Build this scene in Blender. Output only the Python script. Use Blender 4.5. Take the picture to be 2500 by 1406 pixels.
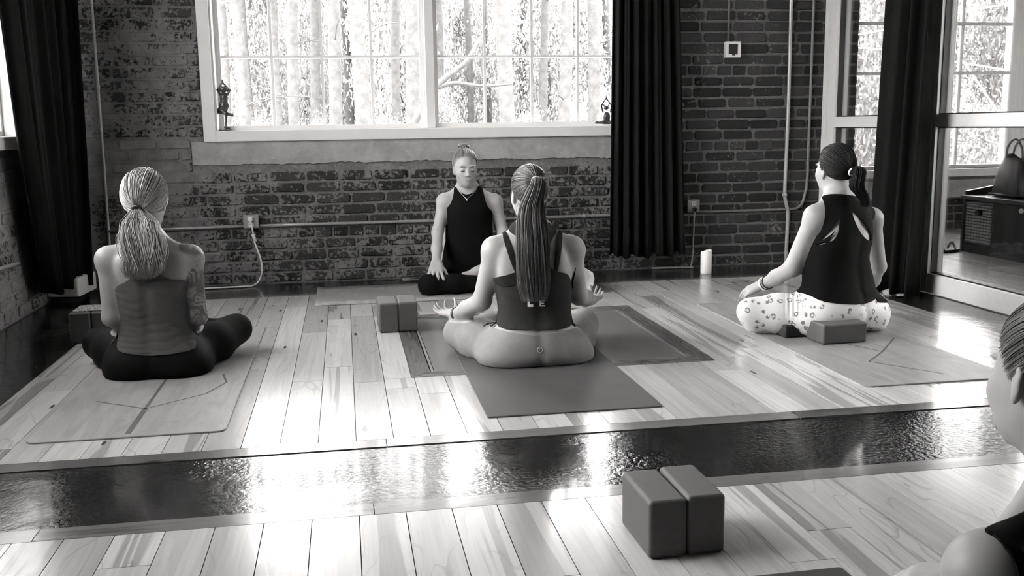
import bpy, bmesh, math, random
import numpy as np
from mathutils import Vector, Matrix
random.seed(7); rng = np.random.default_rng(7)
scene = bpy.context.scene
for o in list(bpy.data.objects): bpy.data.objects.remove(o)
COL = scene.collection

# ------------------------------------------------------------------ camera
FPX, YAW, PITCH, ROLL = 2355.9, 0.16915, 0.16561, -0.01419
CAM = np.array([0.0, 0.0, 1.0])
def cam_axes():
    cy, sy, cp, sp = math.cos(YAW), math.sin(YAW), math.cos(PITCH), math.sin(PITCH)
    f = np.array([sy*cp, cy*cp, -sp]); r = np.array([cy, -sy, 0.0]); u = np.cross(r, f)
    c, s = math.cos(ROLL), math.sin(ROLL)
    return c*r + s*u, -s*r + c*u, f
CR, CU, CF = cam_axes()
cd = bpy.data.cameras.new('camera'); cam = bpy.data.objects.new('camera', cd); COL.objects.link(cam)
cd.sensor_width = 36.0; cd.sensor_fit = 'HORIZONTAL'; cd.lens = FPX*36/2500; cd.clip_start = 0.05; cd.clip_end = 400
cam.matrix_world = Matrix(((CR[0], CU[0], -CF[0], CAM[0]), (CR[1], CU[1], -CF[1], CAM[1]), (CR[2], CU[2], -CF[2], CAM[2]), (0, 0, 0, 1)))
scene.camera = cam

# ------------------------------------------------------------------ light
SKY = 5.2
wd = bpy.data.worlds.new('overcast_sky'); scene.world = wd; wd.use_nodes = True
bg = wd.node_tree.nodes['Background']; bg.inputs[0].default_value = (1.0, 0.985, 0.975, 1); bg.inputs[1].default_value = SKY
sl = bpy.data.lights.new('sun', 'SUN'); sl.energy = 3.2; sl.angle = math.radians(6); sl.color = (1, 0.985, 0.97)
sun = bpy.data.objects.new('sun', sl); COL.objects.link(sun)
sun.rotation_euler = Vector((0.10, 0.62, -0.75)).to_track_quat('-Z', 'Y').to_euler()
vs = scene.view_settings
vs.view_transform = 'Standard'; vs.look = 'None'; vs.exposure = 2.6; vs.gamma = 1.0; vs.use_curve_mapping = False
cy = scene.cycles
cy.use_denoising = True; cy.max_bounces = 10; cy.diffuse_bounces = 5; cy.glossy_bounces = 4; cy.transparent_max_bounces = 16
cy.sample_clamp_indirect = 8.0; cy.caustics_reflective = False; cy.caustics_refractive = False

# ------------------------------------------------------------------ pixel helpers (2500 x 1406 frame)
def ray(px, py): return CF + CR*(px-1250)/FPX - CU*(py-703)/FPX
def at(px, py, Y): d = ray(px, py); return CAM + d*(Y/d[1])
def atx(px, py, X): d = ray(px, py); return CAM + d*(X/d[0])
def fl(px, py, z=0.0): d = ray(px, py); return CAM + d*((z-1.0)/d[2])
def proj(P):
    q = np.asarray(P, float) - CAM; z = q@CF
    return np.stack([1250+FPX*(q@CR)/z, 703-FPX*(q@CU)/z], -1)

# ------------------------------------------------------------------ materials
def gray(v): return (min(v*1.015, 1), v, v*0.985, 1)
class NT:
    def __init__(s, name):
        s.m = bpy.data.materials.new(name); s.m.use_nodes = True; s.t = s.m.node_tree
        s.b = s.t.nodes['Principled BSDF']; s.out = s.t.nodes['Material Output']
    def n(s, typ, ins=None, **kw):
        nd = s.t.nodes.new(typ)
        for k, v in kw.items(): setattr(nd, k, v)
        for k, v in (ins or {}).items(): s.set(nd.inputs[k], v)
        return nd
    def set(s, sock, v):
        if hasattr(v, 'is_output'): s.t.links.new(v, sock)
        elif hasattr(v, 'outputs'): s.t.links.new(v.outputs[0], sock)
        else: sock.default_value = v
    def math(s, op, a, b=0.0, c=None, clamp=False):
        nd = s.n('ShaderNodeMath', operation=op, use_clamp=clamp); s.set(nd.inputs[0], a); s.set(nd.inputs[1], b)
        if c is not None: s.set(nd.inputs[2], c)
        return nd.outputs[0]
    def mapr(s, v, a, b, c=0.0, d=1.0, smooth=False):
        nd = s.n('ShaderNodeMapRange', interpolation_type='SMOOTHSTEP' if smooth else 'LINEAR')
        s.set(nd.inputs[0], v)
        for i, q in enumerate((a, b, c, d)): s.set(nd.inputs[i+1], q)
        return nd.outputs[0]
    def mixv(s, f, a, b): # scalar lerp
        nd = s.n('ShaderNodeMix', data_type='FLOAT'); s.set(nd.inputs[0], f); s.set(nd.inputs[2], a); s.set(nd.inputs[3], b); return nd.outputs[0]
    def tint(s, v): # scalar -> faintly warm grey
        nd = s.n('ShaderNodeCombineColor'); s.set(nd.inputs[0], s.math('MULTIPLY', v, 1.015)); s.set(nd.inputs[1], v); s.set(nd.inputs[2], s.math('MULTIPLY', v, 0.985)); return nd.outputs[0]
    def noise(s, vec, scale, detail=3, rough=0.55, dist=0.0):
        nd = s.n('ShaderNodeTexNoise', {'Scale': scale, 'Detail': detail, 'Roughness': rough, 'Distortion': dist}); s.set(nd.inputs['Vector'], vec); return nd.outputs[0]
    def mapping(s, vec, scale=(1, 1, 1), loc=(0, 0, 0), rot=(0, 0, 0)):
        nd = s.n('ShaderNodeMapping'); s.set(nd.inputs[0], vec); s.set(nd.inputs[1], loc); nd.inputs[2].default_value = rot; nd.inputs[3].default_value = scale; return nd.outputs[0]
    def bump(s, h, strength=0.3, dist=0.005):
        nd = s.n('ShaderNodeBump', {'Strength': strength, 'Distance': dist}); s.set(nd.inputs['Height'], h); s.set(s.b.inputs['Normal'], nd.outputs[0])
    def col(s, v): s.set(s.b.inputs['Base Color'], v)
    def p(s, **kw):
        for k, v in kw.items(): s.set(s.b.inputs[k.replace('_', ' ')], v)
    def obj(s): return s.n('ShaderNodeTexCoord').outputs['Object']
    def pos(s): return s.n('ShaderNodeNewGeometry').outputs['Position']

def plain(name, v, rough=0.6, var=0.0, vscale=20, bump=0.0, bscale=120, metal=0.0, spec=0.5, bdist=0.002):
    t = NT(name); t.p(Roughness=rough, Metallic=metal); t.b.inputs['Specular IOR Level'].default_value = spec
    if var:
        nz = t.noise(t.obj(), vscale, 4); t.col(t.tint(t.mapr(nz, 0.25, 0.75, v*(1-var), v*(1+var))))
    else: t.col(gray(v))
    if bump: t.bump(t.noise(t.obj(), bscale, 3), bump, bdist)
    return t.m

def mk_glass(name, refl=0.07, tr=0.97):
    t = NT(name); tn = t.t
    tr_n = t.n('ShaderNodeBsdfTransparent'); tr_n.inputs[0].default_value = (tr, tr, tr, 1)
    gl = t.n('ShaderNodeBsdfGlossy', {'Roughness': 0.01})
    lw = t.n('ShaderNodeFresnel', {'IOR': 1.45})
    mx = t.n('ShaderNodeMixShader'); t.set(mx.inputs[0], t.math('MINIMUM', lw.outputs[0], 0.6)); t.set(mx.inputs[1], tr_n.outputs[0]); t.set(mx.inputs[2], gl.outputs[0])
    t.set(t.out.inputs[0], mx.outputs[0]); return t.m

def mk_wood(name, lo, hi, rough=0.2, coat=0.35, streak=0.45, across=False):
    t = NT(name); oi = t.n('ShaderNodeObjectInfo'); rnd = oi.outputs['Random']
    off = t.n('ShaderNodeCombineXYZ'); t.set(off.inputs[0], t.math('MULTIPLY', rnd, 37.0)); t.set(off.inputs[1], t.math('MULTIPLY', rnd, 91.0))
    v = t.n('ShaderNodeVectorMath', operation='ADD'); t.set(v.inputs[0], t.mapping(t.obj(), rot=(0, 0, math.pi/2)) if across else t.obj()); t.set(v.inputs[1], off.outputs[0]); vec = v.outputs[0]
    grain = t.noise(t.mapping(vec, (75, 2.2, 75)), 1.0, 6, 0.62, 0.3)
    wob = t.n('ShaderNodeTexNoise', {'Scale': 1.0, 'Detail': 2.0}); t.set(wob.inputs['Vector'], t.mapping(vec, (5.0, 1.1, 5.0)))
    # growth rings: contour lines of a slow noise give cathedral figure
    rings = t.math('FRACT', t.math('MULTIPLY', wob.outputs[0], 11.0)); rl = t.math('MULTIPLY', t.mapr(rings, 0.0, 0.12, 1.0, 0.0, True), t.mapr(t.noise(t.mapping(vec, (8, .8, 8)), 1.0, 2), 0.45, 0.6, 0.0, 1.0, True))
    big = t.noise(t.mapping(vec, (11, 0.55, 11)), 1.0, 2, 0.5, 1.6)
    vo = t.n('ShaderNodeTexVoronoi', {'Scale': 1.0}, feature='F1'); t.set(vo.inputs['Vector'], t.mapping(vec, (9.0, 2.1, 9.0)))
    knot = t.mapr(vo.outputs['Distance'], 0.035, 0.085, 0.12, 1.0, True)
    heart = t.math('GREATER_THAN', t.math('FRACT', t.math('MULTIPLY', rnd, 13.7)), 0.62)
    base = t.mapr(rnd, 0.0, 1.0, hi, lo)
    f1 = t.math('SUBTRACT', 1.0, t.math('MULTIPLY', rl, streak*0.75))
    f2 = t.mapr(grain, 0.35, 0.75, 1.0, 0.82)
    f3 = t.math('SUBTRACT', 1.0, t.math('MULTIPLY', t.mapr(big, 0.52, 0.57, 0.0, streak*1.15, True), t.mapr(heart, 0, 1, 0.25, 1.0)))
    c = t.math('MULTIPLY', t.math('MULTIPLY', base, f1), t.math('MULTIPLY', t.math('MULTIPLY', f2, f3), knot))
    t.col(t.tint(c)); t.p(Roughness=t.mapr(grain, 0.2, 0.8, rough*0.8, rough*1.3))
    t.b.inputs['Coat Weight'].default_value = coat; t.b.inputs['Coat Roughness'].default_value = 0.07
    t.bump(t.math('ADD', grain, t.math('MULTIPLY', t.noise(vec, 5.0, 2), 1.5)), 0.10, 0.0012)
    return t.m

def mk_strip(name):
    t = NT(name); P = t.pos()
    n1 = t.noise(P, 62, 3, 0.5, 0.3); n2 = t.noise(P, 6.0, 3, 0.5, 0.8); n3 = t.noise(P, 150, 2)
    mask = t.mapr(t.noise(P, 1.7, 3), 0.42, 0.62, 0.12, 1.0, True)
    t.col(t.tint(t.mapr(n2, 0.3, 0.75, 0.008, 0.022))); t.p(Roughness=t.mapr(n1, 0.3, 0.7, 0.11, 0.22))
    t.b.inputs['Coat Weight'].default_value = 0.25; t.b.inputs['Coat Roughness'].default_value = 0.08
    h = t.math('ADD', t.math('MULTIPLY', t.math('MULTIPLY', n1, mask), 1.0), t.math('MULTIPLY', n2, 0.8))
    t.bump(t.math('ADD', h, t.math('MULTIPLY', n3, 0.08)), 0.30, 0.010); return t.m

def brick_cover(t, P):
    """old paint left on the wall: 1 where painted; follows the wall's own patches"""
    sp = t.n('ShaderNodeSeparateXYZ'); t.set(sp.inputs[0], P); X, Z = sp.outputs[0], sp.outputs[2]
    left = t.mapr(X, -0.75, -0.95, 0, 1, True); right = t.mapr(X, 1.75, 2.1, 0, 1, True)
    plas = t.math('MULTIPLY', t.mapr(X, -0.95, -1.1, 0, 1, True), t.math('MULTIPLY', t.mapr(Z, 0.60, 0.66, 0, 1), t.mapr(Z, 0.96, 0.92, 0, 1)))
    low = t.mapr(Z, 0.42, 0.2, 0, 1, True)
    nz = t.math('ADD', t.math('MULTIPLY', t.noise(P, 4.2, 5, 0.62, 0.5), 0.45), t.math('MULTIPLY', t.noise(P, 44, 5, 0.72), 0.55))
    thr = t.math('ADD', 0.525, t.math('ADD', t.math('MULTIPLY', left, -0.055), t.math('MULTIPLY', right, 0.07)))
    thr = t.math('SUBTRACT', thr, t.math('ADD', t.math('MULTIPLY', plas, 0.22), t.math('MULTIPLY', low, 0.025)))
    return t.mapr(t.math('SUBTRACT', nz, thr), -0.012, 0.022, 0, 1), nz
def mk_brick(name):
    t = NT(name); P = t.pos(); cov, nz = brick_cover(t, P)
    rnd = t.math('FRACT', t.math('ADD', t.n('ShaderNodeObjectInfo').outputs['Random'], t.n('ShaderNodeNewGeometry').outputs['Random Per Island']))
    b = t.math('MULTIPLY', t.mapr(rnd, 0, 1, 0.014, 0.046), t.mapr(t.noise(P, 60, 4, 0.65), 0.3, 0.75, 0.7, 1.35))
    pt = t.mapr(t.noise(P, 14, 4), 0.3, 0.7, 0.14, 0.23)
    t.col(t.tint(t.mixv(cov, b, pt))); t.p(Roughness=0.8); t.b.inputs['Specular IOR Level'].default_value = 0.3
    t.bump(t.math('ADD', t.noise(P, 90, 5, 0.7), t.math('MULTIPLY', cov, 0.7)), 0.5, 0.004); return t.m
def mk_mortar(name):
    t = NT(name); P = t.pos(); cov, nz = brick_cover(t, P)
    m = t.mapr(t.noise(P, 40, 4, 0.65), 0.3, 0.7, 0.095, 0.175); pt = t.mapr(t.noise(P, 14, 4), 0.3, 0.7, 0.14, 0.23)
    t.col(t.tint(t.mixv(cov, m, pt))); t.p(Roughness=0.9); t.bump(t.noise(P, 70, 5, 0.7), 0.5, 0.005); return t.m
def mk_plaster(name):
    t = NT(name); P = t.pos(); a = t.noise(P, 9, 5, 0.6, 0.6); b = t.noise(t.mapping(P, (6, 6, 60)), 1.0, 4, 0.6, 1.5)
    t.col(t.tint(t.math('MULTIPLY', t.mapr(a, 0.3, 0.7, 0.26, 0.38), t.mapr(b, 0.6, 0.75, 1.0, 1.5)))); t.p(Roughness=0.85); t.bump(t.math('ADD', a, b), 0.3, 0.004); return t.m

MT = {}
MT['plank'] = mk_wood('hickory_plank', 0.34, 0.56, streak=0.34)
MT['border'] = mk_wood('border_board', 0.09, 0.17, streak=0.3)
MT['plank_lobby'] = mk_wood('lobby_plank', 0.26, 0.42, rough=0.3, coat=0.2)
MT['frame_wood'] = mk_wood('hatch_wood', 0.085, 0.14, rough=0.25, coat=0.3)
MT['frame_wood_x'] = mk_wood('hatch_wood_across', 0.085, 0.14, rough=0.25, coat=0.3, across=True)
MT['strip'] = mk_strip('dark_sealed_floor')
MT['brick'] = mk_brick('painted_brick'); MT['mortar'] = mk_mortar('painted_mortar'); MT['plaster'] = mk_plaster('rough_plaster')
MT['subfloor'] = plain('subfloor', 0.03, 0.9)
MT['white_wall'] = plain('light_wall_paint', 0.72, 0.7, 0.04, 3)
MT['ceiling'] = plain('ceiling_boards', 0.15, 0.8, 0.1, 4)
MT['back_wall'] = plain('rear_wall_paint', 0.03, 0.8, 0.1, 3)
MT['white_trim'] = plain('white_trim_paint', 0.72, 0.45, 0.03, 6)
MT['sash'] = plain('white_sash', 0.80, 0.4)
MT['glass'] = mk_glass('window_glass'); MT['door_glass'] = mk_glass('partition_glass', tr=0.94)
MT['alu'] = plain('brushed_aluminium', 0.68, 0.38, 0.04, 30, metal=0.12)
MT['gasket'] = plain('black_gasket', 0.012, 0.5)
MT['galv'] = plain('galvanised_conduit', 0.36, 0.4, 0.12, 40, metal=0.35)
MT['galv_dark'] = plain('painted_conduit', 0.17, 0.45, 0.12, 40, metal=0.2)
MT['box_grey'] = plain('outlet_box_grey', 0.30, 0.45, 0.1, 40, metal=0.3)
MT['white_plastic'] = plain('white_plastic', 0.72, 0.35); MT['black_plastic'] = plain('black_plastic', 0.012, 0.4)
MT['foam'] = plain('charcoal_foam', 0.072, 0.62, 0.08, 60, 0.15, 500)
MT['foam_dark'] = plain('black_foam', 0.02, 0.6, 0.08, 60, 0.15, 500)
MT['mat_dark'] = plain('dark_rubber_mat', 0.055, 0.55, 0.12, 9, 0.25, 350)
MT['mat_black'] = plain('black_rubber_mat', 0.02, 0.5, 0.1, 9, 0.2, 350)
MT['mat_line'] = plain('mat_print_line', 0.06, 0.6)
MT['wax'] = plain('ivory_wax', 0.78, 0.45); MT['flame'] = plain('plastic_flame', 0.8, 0.4)
MT['bronze'] = plain('dark_bronze_resin', 0.045, 0.3, 0.25, 20, spec=0.6)
MT['bench'] = plain('black_stained_wood', 0.008, 0.35, 0.2, 10)
MT['leather'] = plain('dark_leather', 0.028, 0.35, 0.3, 30, 0.4, 160)
MT['sandal'] = plain('dark_sandal', 0.03, 0.5); MT['knob'] = plain('pale_knob', 0.6, 0.3)
MT['bark'] = plain('pale_bark', 0.036, 0.9, 0.45, 7, 0.8, 9, bdist=0.03)
MT['leaf'] = plain('foliage', 0.17, 0.7, 0.35, 0.8); MT['leaf_pale'] = plain('pale_foliage', 0.24, 0.7, 0.4, 0.9)  # two foliage tones, the paler one on every other leaf cloud
MT['ground'] = plain('pale_ground', 0.30, 0.9, 0.2, 0.5)
MT['wire'] = plain('overhead_wire', 0.55, 0.5)

def mk_curtain(name, v):
    t = NT(name); P = t.obj(); t.col(t.tint(t.mapr(t.noise(P, 3, 3), 0.3, 0.7, v*0.85, v*1.15))); t.p(Roughness=0.85)
    t.b.inputs['Specular IOR Level'].default_value = 0.06; t.bump(t.noise(P, 400, 2), 0.1, 0.001); return t.m
MT['curtain'] = mk_curtain('black_curtain_cloth', 0.009)
def mk_mat_cork(name):
    t = NT(name); P = t.obj(); a = t.noise(t.mapping(P, (14, 2.5, 1)), 1, 5, 0.6, 1.5); b = t.noise(t.mapping(P, (3, 26, 1)), 1, 3)
    c = t.math('MULTIPLY', t.mapr(a, 0.3, 0.7, 0.19, 0.29), t.mapr(b, 0.62, 0.72, 1.0, 0.8)); t.col(t.tint(c)); t.p(Roughness=0.42); return t.m
MT['mat_light'] = mk_mat_cork('wood_look_mat')
def mk_hatch(name):
    t = NT(name); P = t.pos()
    w = [t.n('ShaderNodeTexWave', {'Scale': 95.0, 'Distortion': 0.0}, wave_type='BANDS', bands_direction=d) for d in 'XY']
    for q in w: t.set(q.inputs['Vector'], P)
    h = t.math('MAXIMUM', w[0].outputs[1], w[1].outputs[1])
    t.col(t.tint(t.mapr(h, 0, 1, 0.07, 0.15))); t.p(Roughness=0.32); t.b.inputs['Coat Weight'].default_value = 0.2; t.b.inputs['Coat Roughness'].default_value = 0.04
    return t.m
MT['hatch'] = mk_hatch('woven_grille_under_gloss')
def mk_wicker(name):
    t = NT(name); P = t.obj(); a = t.n('ShaderNodeTexWave', {'Scale': 14.0, 'Distortion': 1.5}, wave_type='BANDS', bands_direction='Z'); b = t.n('ShaderNodeTexWave', {'Scale': 9.0, 'Distortion': 1.0}, wave_type='BANDS', bands_direction='Y')
    t.set(a.inputs['Vector'], P); t.set(b.inputs['Vector'], P); h = t.math('MULTIPLY', a.outputs[1], t.math('ADD', b.outputs[1], 0.4))
    t.col(t.tint(t.mapr(h, 0, 1, 0.04, 0.22))); t.p(Roughness=0.7); t.bump(h, 0.8, 0.012); return t.m
MT['wicker'] = mk_wicker('woven_wicker')
def mk_leopard(name):
    t = NT(name); P = t.obj()
    d = t.n('ShaderNodeVectorMath', operation='ADD'); nz = t.n('ShaderNodeTexNoise', {'Scale': 30.0, 'Detail': 2.0}); t.set(nz.inputs['Vector'], P)
    sc = t.n('ShaderNodeVectorMath', operation='SCALE'); t.set(sc.inputs[0], nz.outputs[1]); sc.inputs['Scale'].default_value = 0.016; t.set(d.inputs[0], P); t.set(d.inputs[1], sc.outputs[0])
    vo = t.n('ShaderNodeTexVoronoi', {'Scale': 27.0, 'Randomness': 0.75}, feature='F1'); t.set(vo.inputs['Vector'], d.outputs[0])
    dist = vo.outputs['Distance']; hide = t.n('ShaderNodeSeparateColor'); t.set(hide.inputs[0], vo.outputs['Color'])
    ring = t.math('MULTIPLY', t.mapr(dist, 0.13, 0.19, 0, 1), t.mapr(dist, 0.37, 0.31, 0, 1))
    gaps = t.mapr(t.noise(P, 55, 2), 0.40, 0.46, 0, 1); ring = t.math('MULTIPLY', ring, gaps)
    ring = t.math('MULTIPLY', ring, t.math('LESS_THAN', hide.outputs[0], 0.85))
    fillc = t.math('MULTIPLY', t.mapr(dist, 0.19, 0.15, 0, 1), t.math('LESS_THAN', hide.outputs[0], 0.5))
    m1 = t.mixv(t.math('MULTIPLY', fillc, 0.35), 0.66, 0.40); t.col(t.tint(t.mixv(ring, m1, 0.15))); t.p(Roughness=0.6); return t.m
def mk_skin(name, v, tattoo=False):
    t = NT(name); P = t.obj(); c = t.mapr(t.noise(P, 14, 3), 0.3, 0.7, v*0.94, v*1.05)
    if tattoo:
        at_ = t.n('ShaderNodeAttribute', attribute_name='ink').outputs['Fac']
        dn = t.n('ShaderNodeTexNoise', {'Scale': 9.0, 'Detail': 1.0}); t.set(dn.inputs['Vector'], P)
        sv = t.n('ShaderNodeVectorMath', operation='SCALE'); t.set(sv.inputs[0], dn.outputs[1]); sv.inputs['Scale'].default_value = 0.11
        ad = t.n('ShaderNodeVectorMath', operation='ADD'); t.set(ad.inputs[0], P); t.set(ad.inputs[1], sv.outputs[0])
        vo = t.n('ShaderNodeTexVoronoi', {'Scale': 22.0}, feature='F1'); t.set(vo.inputs['Vector'], ad.outputs[0])
        rings = t.math('SINE', t.math('MULTIPLY', vo.outputs['Distance'], 19.0))
        line = t.mapr(rings, 0.1, 0.75, 0, 1, True); shade = t.mapr(t.noise(P, 16, 3, 0.6), 0.42, 0.6, 0.15, 0.75, True)
        ink = t.math('MULTIPLY', at_, t.math('MAXIMUM', t.math('MULTIPLY', line, 0.8), shade))
        c = t.mixv(ink, c, v*0.16)
    t.col(t.tint(c)); t.p(Roughness=0.5); t.b.inputs['Specular IOR Level'].default_value = 0.35; return t.m
def mk_fabric(name, v, rough=0.8, scale=500, var=0.08):
    return plain(name, v, rough, var, 30, 0.12, scale, bdist=0.0008, spec=0.06)
def mk_hair(name, lo, hi):
    t = NT(name); rnd = t.n('ShaderNodeNewGeometry').outputs['Random Per Island']
    t.col(t.tint(t.mapr(rnd, 0, 1, lo, hi))); t.p(Roughness=0.38 if hi > .05 else 0.55); t.b.inputs['Specular IOR Level'].default_value = 0.45 if hi > .05 else 0.15
    return t.m

# ------------------------------------------------------------------ mesh helpers
def tag(o, label=None, cat=None, group=None, kind=None):
    for k, v in (('label', label), ('category', cat), ('group', group), ('kind', kind)):
        if v: o[k] = v
    return o
def wloc(o):
    p = Vector((0, 0, 0))
    while o is not None: p += o.location; o = o.parent
    return p
def empty(name, loc, parent=None):
    o = bpy.data.objects.new(name, None); COL.objects.link(o); o.empty_display_size = 0.1
    if parent is not None: o.parent = parent; loc = Vector(loc)-wloc(parent)
    o.location = loc; return o
def thing(name, label, cat, loc, group=None): return tag(empty(name, loc), label, cat, group)
def structure(name, loc=(0, 0, 0)): return tag(empty(name, loc), kind='structure')
def mobj(name, V, F, mat, parent=None, smooth=False, origin=None):
    """mesh object from WORLD coordinates"""
    V = np.asarray(V, float)
    if origin is None: origin = V.mean(0) if parent is not None else np.array([V[:, 0].mean(), V[:, 1].mean(), V[:, 2].min()])
    origin = np.asarray(origin, float)
    me = bpy.data.meshes.new(name); Vl = V-origin
    if isinstance(F, np.ndarray):
        me.vertices.add(len(Vl)); me.vertices.foreach_set('co', Vl.astype(np.float32).ravel())
        n, k = F.shape; me.loops.add(n*k); me.loops.foreach_set('vertex_index', F.astype(np.int32).ravel())
        me.polygons.add(n); me.polygons.foreach_set('loop_start', np.arange(0, n*k, k, dtype=np.int32)); me.update(calc_edges=True)
    else:
        me.from_pydata([tuple(v) for v in Vl], [], [tuple(f) for f in F])
    if smooth: me.polygons.foreach_set('use_smooth', np.ones(len(me.polygons), dtype=bool))
    me.materials.append(mat); me.update()
    o = bpy.data.objects.new(name, me); COL.objects.link(o)
    loc = Vector(origin)
    if parent is not None: o.parent = parent; loc = loc-wloc(parent)
    o.location = loc; return o
BOXF = [(0, 3, 2, 1), (4, 5, 6, 7), (0, 1, 5, 4), (1, 2, 6, 5), (2, 3, 7, 6), (3, 0, 4, 7)]
def boxv(a, b):
    x0, y0, z0 = a; x1, y1, z1 = b
    return [(x0, y0, z0), (x1, y0, z0), (x1, y1, z0), (x0, y1, z0), (x0, y0, z1), (x1, y0, z1), (x1, y1, z1), (x0, y1, z1)]
def merge(parts):
    V, F, n = [], [], 0
    for v, f in parts:
        V += [tuple(q) for q in v]; F += [tuple(i+n for i in q) for q in f]; n += len(v)
    return V, F
def bevel_mod(o, w, seg=2):
    m = o.modifiers.new('bevel', 'BEVEL'); m.width = w; m.segments = seg; m.limit_method = 'ANGLE'; return o
def box(name, a, b, mat, parent=None, bev=0.0, seg=2, rot=0.0, pivot=None):
    V = np.array(boxv(a, b))
    if rot:
        c = np.array(pivot if pivot is not None else V.mean(0)); R = np.array([[math.cos(rot), -math.sin(rot), 0], [math.sin(rot), math.cos(rot), 0], [0, 0, 1]]); V = (V-c)@R.T+c
    o = mobj(name, V, BOXF, mat, parent)
    if bev: bevel_mod(o, bev, seg); [setattr(p, 'use_smooth', True) for p in o.data.polygons] if seg > 2 else None
    return o
def tubev(pts, r, sides=8, cap=True):
    P = np.asarray(pts, float); n = len(P); r = np.broadcast_to(np.asarray(r, float), (n,))
    T = np.gradient(P, axis=0); T /= np.linalg.norm(T, axis=1)[:, None]+1e-9
    ref = np.array([0.0, 0, 1]) if abs(T[0][2]) < 0.9 else np.array([1.0, 0, 0])
    u = np.cross(T[0], ref); u /= np.linalg.norm(u); V = []
    for i in range(n):
        u = u-T[i]*(u@T[i]); u /= np.linalg.norm(u)+1e-9; w = np.cross(T[i], u)
        a = np.arange(sides)*2*math.pi/sides
        V.append(P[i]+r[i]*(np.cos(a)[:, None]*u+np.sin(a)[:, None]*w))
    V = np.concatenate(V); F = []
    for i in range(n-1):
        for k in range(sides):
            k2 = (k+1) % sides; F.append((i*sides+k, i*sides+k2, (i+1)*sides+k2, (i+1)*sides+k))
    if cap: F.append(tuple(range(sides))[::-1]); F.append(tuple((n-1)*sides+k for k in range(sides)))
    return V, F
def smooth_path(pts, n=40):
    """Catmull-Rom through the points"""
    P = np.asarray(pts, float); P = np.vstack([2*P[0]-P[1], P, 2*P[-1]-P[-2]]); m = len(P)-3
    out = []
    for t in np.linspace(0, m, n):
        i = min(int(t), m-1); f = t-i; a, b, c, d = P[i:i+4]
        out.append(0.5*((2*b)+(-a+c)*f+(2*a-5*b+4*c-d)*f*f+(-a+3*b-3*c+d)*f**3))
    return np.array(out)
def tube(name, pts, r, mat, parent=None, sides=10):
    V, F = tubev(pts, r, sides); return mobj(name, V, F, mat, parent, smooth=True)
def lathe(profile, c, n=28):
    V, F = [], []; m = len(profile)
    for k in range(n):
        a = 2*math.pi*k/n
        for r, z in profile: V.append((c[0]+r*math.cos(a), c[1]+r*math.sin(a), c[2]+z))
    for k in range(n):
        k2 = (k+1) % n
        for j in range(m-1): F.append((k*m+j, k2*m+j, k2*m+j+1, k*m+j+1))
    return V, F
# ================================================================== ROOM SHELL
WY = 6.5            # studio face of the brick wall
LX = -1.79          # left wall face
PX = 3.36           # studio face of the glass partition
RY = -2.2           # wall behind the camera
CZ = 4.0            # ceiling
S1a, S1b = 2.51, 2.98   # dark strip across the room
BX0, BX1, BY1 = -1.30, 3.03, 6.0   # plank field
WX0, WX1, WZ0, WZ1 = -0.80, 1.98, 1.0, 3.75   # big window opening
LBY = 8.15          # lobby far wall
floor = structure('floor')
box('subfloor', (LX-0.3, RY-0.2, -0.25), (6.6, 8.6, -0.022), MT['subfloor'], floor)
box('dark_border', (LX, S1a, -0.02), (PX, S1b, -0.003), MT['strip'], floor)
box('dark_border', (LX, S1b, -0.02), (BX0, WY, -0.004), MT['strip'], floor)
box('dark_border', (BX0, BY1, -0.02), (PX, WY, -0.004), MT['strip'], floor)
box('dark_border', (BX1, S1b, -0.02), (PX, BY1, -0.004), MT['strip'], floor)
PG = 0.0004
def plank(x0, y0, x1, y1, mat, alongx=False, z=0.0):
    x0 += PG; x1 -= PG; y0 += PG; y1 -= PG; c = 0.0008; cx, cy_ = (x0+x1)/2, (y0+y1)/2
    hx, hy = (x1-x0)/2, (y1-y0)/2
    if alongx: hx, hy = hy, hx
    V = [(-hx, -hy, -0.02), (hx, -hy, -0.02), (hx, hy, -0.02), (-hx, hy, -0.02), (-hx+c, -hy+c, 0), (hx-c, -hy+c, 0), (hx-c, hy-c, 0), (-hx+c, hy-c, 0)]
    V = [(v[0], v[1], v[2] if v[2] < 0 else 0.0) for v in V]
    me = bpy.data.meshes.new('plank'); me.from_pydata(V, [], BOXF); me.materials.append(mat)
    o = bpy.data.objects.new('plank', me); COL.objects.link(o); o.parent = floor; o.location = (cx, cy_, z)
    if alongx: o.rotation_euler[2] = -math.pi/2
    return o
HX0, HX1, HY0, HY1 = 0.234, 1.537, 3.822, 5.152      # floor hatch outline
PW = 0.1215; XOFF = 0.001
def field(x0, x1, y0, y1, mat, lens=(0.7, 1.9), hole=None, seed=1):
    r = random.Random(seed); k0 = math.floor((x0-XOFF)/PW); k1 = math.ceil((x1-XOFF)/PW)
    for k in range(k0, k1):
        a = max(x0, XOFF+k*PW); b = min(x1, XOFF+(k+1)*PW)
        if b-a < 0.012: continue
        y = y0-r.random()*1.0
        while y < y1-0.02:
            L = r.uniform(*lens); s, e = max(y, y0), min(y+L, y1); y += L
            if e-s < 0.06: continue
            if hole and b > hole[0]+1e-4 and a < hole[1]-1e-4:
                for (s2, e2) in ((s, min(e, hole[2])), (max(s, hole[3]), e)):
                    if e2-s2 > 0.02:
                        # plank beside the hatch keeps the part that sticks out
                        plank(a, s2, b, e2, mat)
                if s < hole[3] and e > hole[2]:
                    ss, ee = max(s, hole[2]), min(e, hole[3])
                    if a < hole[0]-0.01: plank(a, ss, hole[0], ee, mat)
                    if b > hole[1]+0.01: plank(hole[1], ss, b, ee, mat)
            else: plank(a, s, b, e, mat)
BW = 0.078
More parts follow.
